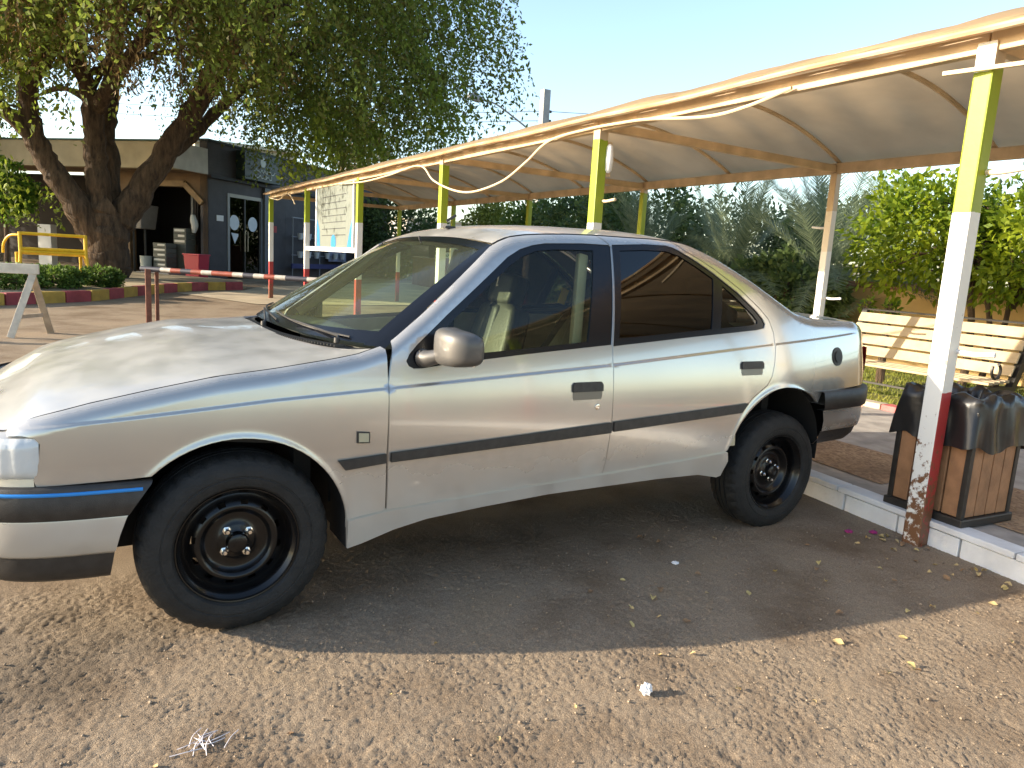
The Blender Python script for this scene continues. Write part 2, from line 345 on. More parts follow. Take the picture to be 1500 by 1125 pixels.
# window frames, glass, mouldings, handles
IN1 = [(.80, 1.062), (.905, .938), (1.20, .953), (1.413, .972), (1.505, 1.362), (1.30, 1.354), (1.205, 1.342), (1.135, 1.317), (1.07, 1.275), (.90, 1.145)]
IN1 = [(.70, .9215), (.752, .924), (1.10, .950), (1.413, .976), (1.507, 1.362), (1.30, 1.354), (1.205, 1.342), (1.135, 1.317), (1.07, 1.279), (.90, 1.150), (.79, 1.064), (.715, 1.000)]
panel('window_frame', W1, FRAMEB, door, fdoor, off=.006, gap=-.003, holes=[IN1], roll=False, rows=False)
panel('window_pane', IN1, SIDEG, door, fdoor, off=.011, gap=-.006, roll=False, rows=False, lip=False)
IN2 = [(1.574, .988), (1.98, 1.018), (2.140, 1.030), (2.199, 1.268), (2.10, 1.322), (2.005, 1.366), (1.935, 1.383), (1.80, 1.381), (1.650, 1.369)]
IN3 = [(2.192, 1.034), (2.41, 1.050), (2.455, 1.058), (2.458, 1.075), (2.43, 1.105), (2.32, 1.192), (2.247, 1.240)]
panel('window_frame', W2, FRAMEB, rdoor, frdoor, off=.006, gap=-.003, holes=[IN2, IN3], roll=False, rows=False)
panel('window_pane', IN2, TINTG, rdoor, frdoor, off=.011, gap=-.006, roll=False, rows=False, lip=False)
panel('quarter_pane', IN3, QTRG, rdoor, frdoor, off=.011, gap=-.006, roll=False, rows=False, lip=False)
panel('moulding', [(.329, .578), (.509, .589), (.509, .552), (.357, .539)], TRIM, car, off=-.014, rows=False, thick=.02)
panel('moulding', [(.524, .591), (1.521, .640), (1.521, .592), (.524, .553)], TRIM, door, fdoor, off=-.014, rows=False, thick=.02)
panel('moulding', [(1.531, .642), (2.357, .684), (2.312, .636), (1.531, .596)], TRIM, rdoor, frdoor, off=-.014, rows=False, thick=.02)
SCUP = simple('handle_cup', (.16, .15, .135), .3, metal=.5)
for dr, fd, x0, x1, z0, z1 in ((door, fdoor, 1.317, 1.468, .742, .816), (rdoor, frdoor, 2.309, 2.457, .816, .884)):
    zm = z0+(z1-z0)*.46
    panel('handle_recess', [(x0+.006, z0), (x1-.006, z0), (x1, z0+.012), (x1, zm), (x0, zm), (x0, z0+.012)], SCUP, dr, fd, off=-.0012, rows=False, lip=False, gap=0)
    panel('handle', [(x0-.002, zm), (x1+.002, zm), (x1+.002, z1-.012), (x1-.008, z1), (x0+.008, z1), (x0-.002, z1-.012)], TRIM, dr, fd, off=-.009, rows=False, thick=.012, gap=0)
lk = MB().lathe([(.0, -.004), (.008, -.004), (.012, -.003), (.0135, .004)], (1.445, float(S(1.445, .709)), .709), (0, 1, 0), 20); lk.build('door_lock', CHROME, door, auto=35)
# side repeater and fuel flap
panel('side_repeater', [(.400, .634), (.446, .631), (.446, .671), (.400, .675)], TRIM, car, off=-.006, rows=False, thick=.01, gap=0)
panel('repeater_lens', [(.405, .639), (.441, .636), (.441, .667), (.405, .670)], AMBER, car, off=-.010, rows=False, thick=.006, gap=0)
an = np.linspace(0, 2*math.pi, 24, endpoint=False)
panel('fuel_cap', [(3.068+.047*math.cos(a), .893+.049*math.sin(a)) for a in an], TRIM, qp, off=-.004, rows=False, thick=.01, gap=0, far=False)
panel('fuel_cap_knob', [(3.068+.030*math.cos(a), .893+.031*math.sin(a)) for a in an], RUBBER, qp, off=-.010, rows=False, thick=.008, gap=0, far=False)

# roof, back window, boot lid: sheets spanning from rail to rail
def deck(x, t, crown):                                     # t -1..1 across
    ze = float(ZE(x)); ye = float(S(x, ze))+.004
    return np.array([x, YC+t*(YC-ye), ze+.001+crown*(1-abs(t)**2.3)])
CR = ip([(1.0, .034), (1.3, .044), (1.9, .050), (2.15, .044), (2.7, .03), (2.9, .022), (3.5, .02)])
def sheet(name, x0, x1, t0, t1, mat, nu=40, nv=40, parent=car, dz=0., xf=None):
    def fn(i, j):
        t = t0+(t1-t0)*j/(nv-1); a = x0 if not callable(x0) else x0(t); b = x1 if not callable(x1) else x1(t); x = a+(b-a)*i/(nu-1)
        p_ = deck(x, t, float(CR(x))); p_[2] += dz; return p_
    return grid(name, nu, nv, fn, mat, parent)
roof = sheet('roof', lambda t: 1.012+.012*t*t, 2.165, -1, 1, PAINT)
sheet('back_window', 2.185, 2.70, -.80, .80, TINTG, 16, 20, dz=-.004)
for s in (-1, 1): sheet('rear_pillar', 2.168, 2.72, s*1.0, s*.805, PAINT, 16, 8)
sheet('rear_seal', 2.168, 2.72, -.80, .80, RUBBER, 4, 12, dz=-.012).data.flip_normals
boot = sheet('boot_lid', 2.735, lambda t: 3.50-.03*t*t, -1, 1, PAINT, 24, 30)
for sd in (0, 1):
    gut = MB(); pts = []
    for x in np.linspace(1.015, 2.13, 34):
        q = deck(x, -1, 0); pts.append((x, q[1]+.001 if not sd else 2*YC-q[1]-.001, q[2]-.001))
    gut.tube(pts, .0032, 5).build('roof_seam', RUBBER, car)
ant = MB().box((1.10, .80, deck(1.10, 0, float(CR(1.10)))[2]+.006), (.055, .03, .012)); ant.bar((1.085, .80, 1.462), (1.13, .79, 1.492), .012, .012); ant.build('antenna_base', TRIM, car, bevel=.003)

# bonnet
def hood_pt(t, u, dz=0.):
    y_ = YC+t*.73; xr = .27+.255*abs(t)**3-.052; xf = -.80+.185*abs(t)**3.2; x = xf+(xr-xf)*u
    ze = float(ZE(x)); ye = float(S(x, ze))+.004; c = float(np.interp(x, [-.8, -.5, -.1, .2, .4], [.085, .095, .098, .068, .045]))
    return np.array([x, YC+t*(YC-ye), ze+c*(1-abs(t)**2.2)-1.0*max(0, -.50-x)**2+dz])
hood = grid('bonnet', 46, 46, lambda i, j: hood_pt(-1+2*j/45, i/45), PAINT, car)
grid('bonnet_underside', 12, 12, lambda i, j: hood_pt(-.97+1.94*j/11, i/11, -.028), DARK, car)
panel('bonnet_gap', [(x, float(ZE(x))-.004) for x in np.linspace(-.5, .48, 10)]+[(x, float(ZE(x))-.03) for x in np.linspace(.48, -.5, 10)], DARK, car, off=.012, rows=False, lip=False)

# windscreen
def ws_pt(t, v, out=0.):
    yb = YC+t*.765; xb = .27+.255*abs(t)**3; zb = .968-.012*t*t
    yt = YC+t*.632; xt = 1.012+.012*t*t; zt = deck(1.013, t, float(CR(1.013)))[2]-.004
    b = np.array([xb, yb, zb]); q = np.array([xt, yt, zt]); d = q-b; nrm = np.array([-d[2], 0, d[0]]); nrm /= np.linalg.norm(nrm)
    return b+d*v+nrm*(.030*math.sin(math.pi*v)*(1-t*t*.9)+out)
grid('windscreen', 24, 40, lambda i, j: ws_pt(-.97+1.94*j/39, .02+.96*i/23), WSG, car)
def frit(name, fn, nu, nv): return grid(name, nu, nv, fn, FRAMEB, car)
for s in (-1, 1):
    frit('windscreen_border', lambda i, j: ws_pt(s*(.918+.082*j/3-.03*math.sin(math.pi*i/23)*0), i/23, .003-.004*(j == 3)), 24, 4)
frit('windscreen_border', lambda i, j: ws_pt(-.92+1.84*j/31, .012+i/3*(.060+.06*abs(-.9+1.8*j/31)**3), .003), 4, 32)
frit('windscreen_border', lambda i, j: ws_pt(-.92+1.84*j/31, .93+.07*i/3, .003), 4, 32)
grid('cowl_panel', 5, 34, lambda i, j: ws_pt(-.99+1.98*j/33, 0)*1.0+np.array([-.085*i/4, 0, -.012-.018*i/4]), TRIM, car)
sl = MB()
for k in range(74):
    t = -.86+1.2*k/73; q = ws_pt(t, 0); sl.box(q+np.array([-.040, 0, -.007]), (.042, .0065, .007))
sl.build('cowl_vent', TRIM, car)
for t0, t1, v0, v1 in ((-.84, .05, .005, .055), (-.16, .70, .005, .075)):
    w = MB(); a = ws_pt(t0, 0)+np.array([-.035, 0, .012]); m_ = ws_pt(t0+.14, .03, .020)
    w.tube([a, a+np.array([.012, .02, .012]), ws_pt((t0+t1)/2, (v0+v1)/2+.022, .022)], [.006, .005, .004], 6)
    w.tube([ws_pt(t0+(t1-t0)*k/10, v0+.03+(v1-v0)*k/10, .010) for k in range(11)], .004, 6)
    w.lathe([(0, .010), (.010, .008), (.011, 0), (.011, -.01)], a, (0, 0, 1), 14)
    w.build('wiper', TRIM, car, auto=40)

# nose: front panel, lamps, bumper
def plan_path(n=60, grow=0., x_start=-.25):                # round the nose from near side to far side
    P = [(.30, float(planf(.30))), (.0, float(planf(0.))), (-.30, float(planf(-.3))), (-.47, float(planf(-.47))), (-.60, .066), (-.69, .125), (-.755, .215), (-.80, .36), (-.83, .55), (-.845, YC)]
    P = P+[(x, 2*YC-y) for x, y in P[::-1][1:]]
    P = np.array(smooth_line(P, 12)); t = np.gradient(P, axis=0); t /= np.linalg.norm(t, axis=1)[:, None]; nrm = np.stack([t[:, 1], -t[:, 0]], 1)*1.
    if nrm[len(P)//2, 0] > 0: nrm = -nrm
    P = P+nrm*grow; s = np.concatenate([[0], np.cumsum(np.linalg.norm(np.diff(P, axis=0), axis=1))])
    h = len(P)//2; sa = np.interp(-x_start, -P[:h, 0], s[:h]); ss = np.linspace(sa, s[-1]-sa, n)
    return np.stack([np.interp(ss, s, P[:, 0]), np.interp(ss, s, P[:, 1])], 1)
def wrap(name, rows, mat, parent=car, n=64, path=plan_path):   # rows: (z, outwards, start x)
    paths = [path(n, g, xs) for z, g, xs in rows]
    return grid(name, len(rows), n, lambda i, j: np.array([paths[i][j][0], paths[i][j][1], rows[i][0]]), mat, parent)
wrap('bumper_band', [(.562, -.02, -.24), (.563, .014, -.243), (.556, .020, -.246), (.500, .023, -.285), (.466, .021, -.307), (.461, .016, -.311), (.461, -.02, -.312)], TRIM)
wrap('bumper_stripe', [(.548, .0205, -.27), (.547, .0240, -.27), (.538, .0245, -.27), (.537, .0215, -.27)], BLUE)
wrap('bumper_skin', [(.462, .014, -.311), (.455, .016, -.315), (.40, .012, -.334), (.350, .000, -.346), (.337, -.012, -.350), (.337, -.05, -.350)], PAINT)
wrap('bumper_valance', [(.338, -.010, -.350), (.30, -.016, -.356), (.262, -.032, -.362), (.246, -.055, -.362), (.246, -.14, -.362)], TRIM)
wrap('nose_panel', [(.56, -.002, -.548), (.585, -.006, -.549)], PAINT)
npp = plan_path(40, -.010, -.532)
def nose(i, j):
    lo = np.array([npp[j][0], npp[j][1], .703]); hi = hood_pt(-1+2*j/39, .004, -.002); u = i/7; return lo*(1-u)+hi*u+np.array([0, 0, .010*math.sin(math.pi*u)])
grid('nose_panel', 8, 40, nose, PAINT, car)
gp = plan_path(120, -.022, -.528)
gpi = np.arange(len(gp))
def lampx(k0, k1): return [np.array([np.interp(k0+(k1-k0)*i/55, gpi, gp[:, 0]), np.interp(k0+(k1-k0)*i/55, gpi, gp[:, 1])]) for i in range(56)]
for k0, k1 in ((0, 34), (119, 85)):
    Q = lampx(k0, k1); out = 1
    def fn(i, j):
        v = i/9; z = .584+.122*v; b = .020*math.sqrt(max(0, 1-(2*v-1)**4)); q = Q[j]; m_ = Q[min(j+1, 55)]-Q[max(j-1, 0)]; m_ = m_/np.linalg.norm(m_); nn = np.array([m_[1], -m_[0]]); nn = nn if np.dot(nn, q-np.array([.2, YC])) > 0 else -nn
        b += .0022*(j % 4 in (1, 2)); e = 1-max(0, (abs(2*j/55-1)-.85)/.15)*.6; return np.array([q[0]+nn[0]*(b*e+.012), q[1]+nn[1]*(b*e+.012), z-.012*(j/55)])
    grid('headlamp', 10, 56, fn, LENS, car)
wrap('lamp_backing', [(.57, -.045, -.53), (.72, -.045, -.53)], DARK)
gr = MB()
for k in range(7): gr.box((-.812, YC, .600+.017*k), (.03, .62, .006))
gr.build('grille', TRIM, car)
# tail: panel, lamps, bumper
def tail_path(n=60, grow=0., x_start=3.0):
    P = [(2.6, float(planf(2.6))), (2.9, float(planf(2.9))), (3.15, float(planf(3.15))), (3.3, float(planf(3.3))), (3.42, .115), (3.475, .17), (3.505, .25), (3.525, .45), (3.535, YC)]
    P = P+[(x, 2*YC-y) for x, y in P[::-1][1:]]
    P = np.array(smooth_line(P, 12)); t = np.gradient(P, axis=0); t /= np.linalg.norm(t, axis=1)[:, None]; nrm = np.stack([t[:, 1], -t[:, 0]], 1)
    if nrm[len(P)//2, 0] < 0: nrm = -nrm
    P = P+nrm*grow; s = np.concatenate([[0], np.cumsum(np.linalg.norm(np.diff(P, axis=0), axis=1))]); h = len(P)//2
    sa = np.interp(x_start, P[:h, 0], s[:h]); ss = np.linspace(sa, s[-1]-sa, n)
    return np.stack([np.interp(ss, s, P[:, 0]), np.interp(ss, s, P[:, 1])], 1)
wrap('tail_panel', [(.70, -.012, 3.46), (.85, -.008, 3.465), (1.0, -.014, 3.47), (1.045, -.03, 3.465)], PAINT, path=tail_path)
wrap('bumper_band', [(.715, -.03, 2.905), (.716, .022, 2.905), (.710, .030, 2.906), (.66, .034, 2.915), (.622, .030, 2.922), (.616, .022, 2.923), (.616, -.02, 2.923)], TRIM, path=tail_path)
wrap('bumper_skin', [(.617, .020, 2.924), (.56, .018, 2.945), (.50, .006, 2.958), (.492, -.01, 2.96)], PAINT, path=tail_path)
wrap('bumper_valance', [(.493, -.006, 2.962), (.45, -.02, 2.968), (.415, -.05, 2.968), (.40, -.12, 2.96)], TRIM, path=tail_path)
tp = tail_path(120, -.002, 3.44)
for k0 in (0, 91):
    Q = [tp[k0+i*2] for i in range(15)]
    grid('tail_lamp', 6, 15, lambda i, j: np.array([Q[j][0]+.006*math.sin(math.pi*i/5)+.003, Q[j][1], .76+.17*i/5]), REDL, car)
ex = MB().tube([(3.30, .62, .36), (3.50, .60, .355), (3.60, .60, .355)], .032, 14, cap=False)
ex.build('exhaust_pipe', simple('heat_tinted_steel', (.22, .07, .16), .25, metal=.9, col2=(.12, .12, .5), nscale=18), car, smooth=True)
# underbody and wheel housings
ub = MB(); ub.box((1.3, YC, .42), (1.86, 1.24, .14)); ub.box((-.40, YC, .36), (.5, 1.2, .18)); ub.box((3.15, YC, .47), (.55, 1.2, .16)); ub.box((0, YC, .33), (.8, .75, .16)); ub.box((2.65, YC, .38), (.8, .75, .14)); ub.box((.25, YC, .64), (.06, 1.4, .5)); ub.box((2.72, YC, .75), (.05, 1.3, .55)); ub.build('underbody', DARK, car)
for cx, cz, r in ARCH:
    for s in (0, 1):
        def fn(i, j):
            a = R(-8)+R(196)*i/24; rr = r+.012-(.0 if j < 4 else .30); y = .030+float(planf(cx+rr*math.cos(a)))+.42*min(j, 3)/3
            return np.array([cx+rr*math.cos(a), y if not s else 2*YC-y, cz+rr*math.sin(a)])
        grid('wheel_housing', 25, 6, fn, DARK, car)
for y in (.13, 1.57): MB().box((.385, y, .335), (.014, .19, .19)).build('arch_shade_sheet', DARK, car)  # added dark sheets standing in for the shade behind the front tyres

# wheels
def make_wheel(loc):
    c = np.array(loc)
    def L(prof): return [(r, h) for r, h in prof]
    rim = MB()
    outer = [(.150, .19), (.165, .185), (.176, .180), (.184, .030), (.190, .012), (.192, .006), (.190, .001), (.186, .002), (.182, .012), (.174, .018), (.167, .030), (.164, .055), (.160, .062)]
    rim.lathe(outer, c, (0, 1, 0), 72)
    disc = [(.161, .060), (.150, .058), (.141, .046), (.128, .036), (.122, .033), (.114, .034), (.106, .044), (.100, .056), (.092, .060), (.066, .059), (.058, .054), (.052, .050), (.040, .050), (.036, .046), (.026, .044), (.0, .044)]
    n0 = len(rim.F); rim.lathe(disc, c, (0, 1, 0), 72)
    keep = []
    for k, f in enumerate(rim.F):
        if k >= n0:
            ring, seg = divmod(k-n0, 72)
            if ring == 2 and seg % 6 in (1, 2): continue
        keep.append(f)
    rim.F = keep; rim.M = [0]*len(keep)
    w = bpy.data.objects.new('wheel', None)
    me = bpy.data.meshes.new('wheel'); me.from_pydata([tuple(np.array(v)-c) for v in rim.V], [], rim.F); me.update()
    bm = bmesh.new(); bm.from_mesh(me); bmesh.ops.remove_doubles(bm, verts=bm.verts, dist=1e-5); bmesh.ops.recalc_face_normals(bm, faces=bm.faces); bm.to_mesh(me); bm.free()
    me.polygons.foreach_set('use_smooth', [True]*len(me.polygons)); me.set_sharp_from_angle(angle=R(50))
    w = link('wheel', me, RIM, car); w.location = c-base_of(car); ROOT[w.name] = c
    # tyre: sidewall, shoulder blocks, grooves
    n = 144; prof = [(.186, .020), (.190, .006), (.200, -.006), (.216, -.011), (.226, -.0115), (.228, -.009), (.232, -.009), (.234, -.011), (.250, -.010), (.266, -.004), (.272, .001), (.2755, .003), (.280, .006), (.288, .016), (.293, .028), (.296, .045), (.297, .060), (.290, .061), (.290, .067), (.2975, .068), (.298, .090), (.2915, .091), (.2915, .097), (.298, .098), (.2975, .120), (.290, .121), (.290, .127), (.2965, .128), (.294, .150), (.286, .170), (.27, .182), (.23, .188), (.19, .182)]
    V = []; F = []
    for (r, h) in prof:
        for j in range(n):
            a = 2*math.pi*j/n; rr = r
            if (.004 < h < .055 or .135 < h < .175) and j % 4 == 0: rr = r-.006*min(1, (r-.272)/.018) if r > .272 else r
            flat = 0.
            V.append(c+np.array([rr*math.cos(a), h, rr*math.sin(a)]))
    V = np.array(V); V[:, 2] = np.maximum(V[:, 2], c[2]-.2915)
    k = len(prof)
    for i in range(k-1):
        for j in range(n): F.append((i*n+j, i*n+(j+1) % n, (i+1)*n+(j+1) % n, (i+1)*n+j))
    t = mesh('tyre', V, F, TYRE, w, True); t.data.set_sharp_from_angle(angle=R(28))
    hub = MB().lathe([(.0, .018), (.022, .018), (.030, .022), (.034, .032), (.035, .050)], c, (0, 1, 0), 32); hub.build('hub_cap', RIM, w, auto=35)
    br = MB().lathe([(.0, .10), (.13, .10), (.13, .11)], c, (0, 1, 0), 32); br.build('brake_disc', simple('brake_iron', (.10, .075, .055), .6, metal=.6), w)
    for q in range(4):
        a = R(38+90*q); p_ = c+np.array([.049*math.cos(a), 0, .049*math.sin(a)])
        b = MB().lathe([(0, .026), (.0065, .027), (.0095, .031), (.0095, .046), (.014, .048), (.0145, .052)], p_, (0, 1, 0), 6); b.build('wheel_bolt', CHROME, w, auto=30)
    return w
WR = .2915
w1 = make_wheel((0., .035, WR)); w1.scale = (1.04, 1.0, 1.04); w1.location = np.array((.014, .030, WR*1.04))-base_of(car)
for x, far in ((2.669, 0), (0., 1), (2.669, 1)):
    w = copy_tree(w1, car); w.location = np.array((x, .035 if not far else 2*YC-.035, WR))-base_of(car); w.rotation_euler = (0, R(23) if not far else 0, math.pi if far else 0)

# door mirrors
def mirror_unit(s):
    f = (lambda y: y) if not s else (lambda y: 2*YC-y)
    bm = bmesh.new(); bmesh.ops.create_uvsphere(bm, u_segments=28, v_segments=18, radius=1.)
    for v in bm.verts:
        x, y, z = v.co; e = .52
        sx, sy, sz = (math.copysign(abs(q)**e, q) for q in (x, y, z))
        X = sx*.062; 
        if X > .018: X = .018+(X-.018)*.25
        k = 1+.16*sy                                       # deeper towards the door
        Y = sy*.105; Z = sz*.066*(1+.10*sy)
        X = X-.018*(1-sy*sy)*.5+(-.030*max(0, -sy)**2)*-1
        v.co = Vector((MX+X, f(-.085+Y), .976+Z))
    if s: bmesh.ops.reverse_faces(bm, faces=bm.faces)
    M = bpy.data.meshes.new('side_mirror'); bmesh.ops.translate(bm, verts=bm.verts, vec=-Vector(base_of(car))); bm.to_mesh(M); bm.free(); M.polygons.foreach_set('use_smooth', [True]*len(M.polygons))
    o = link('side_mirror', M, MIRR, car)
    arm = MB().tube([(.655, f(.045), .925), (.665, f(.015), .925), (.685, f(-.01), .935), (.705, f(-.03), .945)], [.034, .030, .027, .026], 14); arm.build('mirror_arm', MIRR, o, smooth=True)
    gl = MB().box((MX+.024, f(-.085), .968), (.006, .165, .10)); gl.build('mirror_glass', simple('mirror_silver', (.8, .8, .8), .03, metal=1.), o, bevel=.002)
    sail = MB(); sail.box((.66, f(.035), .925), (.05, .02, .06)); sail.build('mirror_base', TRIM, o, bevel=.006)
MX = .735
mirror_unit(0); mirror_unit(1)

# cabin
cab = MB(); cab.box((1.45, YC, .40), (1.9, 1.36, .03)); cab.build('cabin_floor', DASH, car)
for s in (0, 1):
    f = (lambda y: y) if not s else (lambda y: 2*YC-y)
    MB().add([(x, f(float(S(x, z, False))+.075), z) for x in (.62, 1.45) for z in (.42, .905 if x < 1 else .955)]+[(x, f(float(S(x, z, False))+.04), z) for x in (.62, 1.45) for z in (.42, .905 if x < 1 else .955)], [(0, 1, 3, 2), (4, 6, 7, 5), (1, 5, 7, 3), (0, 2, 6, 4)]).build('door_card', LINER, car)
    MB().add([(x, f(float(S(x, z, False))+.075), z) for x in (1.55, 2.35) for z in (.46, .97)]+[(x, f(float(S(x, z, False))+.04), z) for x in (1.55, 2.35) for z in (.46, .97)], [(0, 1, 3, 2), (4, 6, 7, 5), (1, 5, 7, 3), (0, 2, 6, 4)]).build('door_card', LINER, car)
    bp = MB(); bp.bar((1.392, f(.125), .90), (1.480, f(.240), 1.34), .03, .05, up=(1, 0, 0)); bp.build('centre_pillar', LINER, car, bevel=.01)
    ap = MB(); ap.tube([(.60, f(.115), .955), (.80, f(.175), 1.12), (1.04, f(.255), 1.335)], .026, 8); ap.build('windscreen_pillar', LINER, car, smooth=True)
    belt = MB(); belt.add([(1.50, f(.205), 1.24), (1.535, f(.205), 1.245), (1.33, f(.33), .84), (1.28, f(.32), .84)], [(0, 1, 2, 3)]); belt.build('seat_belt', SEATD, car)
def lin(i, j):
    x = 1.02+1.12*i/15; t = -.97+1.94*j/15; q = deck(x, t, float(CR(x))); q[2] -= .022; return q
grid('headlining', 16, 16, lin, LINER, car)
for y in (.52, 1.18): MB().bar((1.05, y, 1.372), (1.19, y, 1.345), .36, .014, up=(0, 0, 1)).build('sun_visor', LINER, car, bevel=.005)
rv = MB().box((.99, YC, 1.315), (.03, .22, .06)); rv.bar((.985, YC, 1.34), (.97, YC, 1.385), .012, .012); rv.build('rear_view_mirror', TRIM, car, bevel=.008)
def dash(i, j):
    prof = [(.36, .955), (.50, .955), (.66, .948), (.76, .93), (.80, .90), (.80, .83), (.77, .75), (.79, .62), (.70, .50)]
    x, z = prof[i]; y = .15+1.40*j/19; h = .045*math.exp(-((y-.46)/.17)**4)*(1 if 2 <= i <= 4 else 0); x2 = x+(.25*((y-YC)/.73)**2*.55 if i < 2 else 0.)
    return np.array([x2, y, z-.012+h])
grid('dashboard', 9, 20, dash, DASH, car)
st = MB(); c = np.array([.93, .46, .90]); ax = np.array([.88, 0, .47]); ax /= np.linalg.norm(ax); e1 = np.array([0, 1., 0]); e2 = np.cross(ax, e1)
st.tube([c+.185*(e1*math.cos(a)+e2*math.sin(a)) for a in np.linspace(0, 2*math.pi, 33)], .014, 8)
st.lathe([(0, .02), (.055, .015), (.065, -.01), (.04, -.06)], c, ax, 18)
for a in (0, math.pi, -1.57): st.bar(c, c+.18*(e1*math.cos(a)+e2*math.sin(a)), .03, .012)
st.tube([c, c-ax*.25], .03, 8); st.build('steering_wheel', RUBBER, car, auto=45)
def seat(y, x0=1.22, w=.50):
    rounded('seat_cushion', (x0-.02, y, 0.525), (.52, w, .16), SEAT, car, .05)
    rt = Matrix.Rotation(R(17), 3, 'Y')
    s = rounded('seat_back', (x0+.235, y, 0.795), (.14, w, .56), SEAT, car, .055, rot=rt, taper=.84, bulge=.25)
    rounded('seat_insert', (x0+.205, y, 0.795), (.12, w*.30, .54), SEATD, car, .03, rot=rt)
    rounded('headrest', (x0+.315, y, 1.130), (.11, .27, .19), SEAT, car, .05, rot=rt)
    [MB().tube([(x0+.31, y+q, 1.0), (x0+.315, y+q, 1.12)], .008, 6).build('headrest_post', CHROME, s) for q in (-.06, .06)]
seat(.50, 1.44); seat(1.20, 1.36)
rounded('rear_seat_cushion', (2.12, YC, .62), (.50, 1.25, .18), SEAT, car, .06)
rounded('rear_seat_back', (2.40, YC, .90), (.14, 1.25, .56), SEAT, car, .05, rot=Matrix.Rotation(R(22), 3, 'Y'))
for y in (.50, 1.20): rounded('rear_headrest', (2.49, y, 1.20), (.09, .24, .14), SEAT, car, .04)
MB().box((2.62, YC, 1.04), (.36, 1.2, .02)).build('parcel_shelf', LINER, car)
MB().bar((1.81, .86, 1.085), (1.835, .86, 1.165), .004, .045, up=(1, 0, 0)).build('yellow_tag', YELT, car)
# ---------------------------------------------------------------- ground
def zg(y): return .018*max(0., y-3.) if y < 60 else .018*57
def noise2(nx, ny, cell, seed):
    r = np.random.default_rng(seed); gx, gy = int(nx/cell)+3, int(ny/cell)+3; G = r.random((gx, gy))
    x = np.arange(nx)/cell; y = np.arange(ny)/cell; i = x.astype(int); j = y.astype(int); u = (x-i)[:, None]; v = (y-j)[None, :]
    u = u*u*(3-2*u); v = v*v*(3-2*v)
    return (G[np.ix_(i, j)]*(1-u)*(1-v)+G[np.ix_(i+1, j)]*u*(1-v)+G[np.ix_(i, j+1)]*(1-u)*v+G[np.ix_(i+1, j+1)]*u*v)-.5
def axis_pts(a, b, h, far0, far1):
    mid = list(np.arange(a, b+1e-6, h)); lo = []; st = h; q = a
    while q > far0: st = min(st*1.35, 40); q -= st; lo.append(q)
    hi = []; st = h; q = mid[-1]
    while q < far1: st = min(st*1.35, 40); q += st; hi.append(q)
    return np.array(lo[::-1]+mid+hi)
GX = axis_pts(-1.3, 3.4, .0080, -300, 400); GY = axis_pts(-1.75, .75, .0080, -300, 500)
nx, ny = len(GX), len(GY)
fx = np.clip(np.minimum(GX+1.3, 3.4-GX)/.25, 0, 1)[:, None]; fy = np.clip(np.minimum(GY+1.75, .75-GY)/.25, 0, 1)[None, :]
hgt = .0052*noise2(nx, ny, 1.0, 1)+.0018*noise2(nx, ny, 1.7, 2)+.0012*noise2(nx, ny, 5, 3)
pit = noise2(nx, ny, 14, 4); hgt = hgt*(.75+.9*np.clip(pit+.3, 0, 1))+.004*noise2(nx, ny, 40, 5)-.006*np.clip(noise2(nx, ny, 7, 6)-.36, 0, 1)*5
Zs = np.array([zg(y) for y in GY])[None, :]+hgt*fx*fy
V = np.stack([np.repeat(GX, ny), np.tile(GY, nx), Zs.ravel()], 1)
ii, jj = np.meshgrid(np.arange(nx-1), np.arange(ny-1), indexing='ij'); q0 = (ii*ny+jj).ravel()
F = np.stack([q0, q0+ny, q0+ny+1, q0+1], 1)
def fast_mesh(name, V, F, mat, parent=None, smooth=False, kind=None):
    V = np.asarray(V, np.float32); F = np.asarray(F, np.int32)
    if parent is not None: V = V-base_of(parent).astype(np.float32)
    me = bpy.data.meshes.new(name); k = F.shape[1]
    me.vertices.add(len(V)); me.vertices.foreach_set('co', V.ravel()); me.loops.add(F.size); me.loops.foreach_set('vertex_index', F.ravel())
    me.polygons.add(len(F)); me.polygons.foreach_set('loop_start', np.arange(0, F.size, k, dtype=np.int32)); me.polygons.foreach_set('loop_total', np.full(len(F), k, np.int32))
    me.update(calc_edges=True)
    if smooth: me.polygons.foreach_set('use_smooth', [True]*len(F))
    o = link(name, me, mat, parent)
    if kind: o['kind'] = kind
    return o
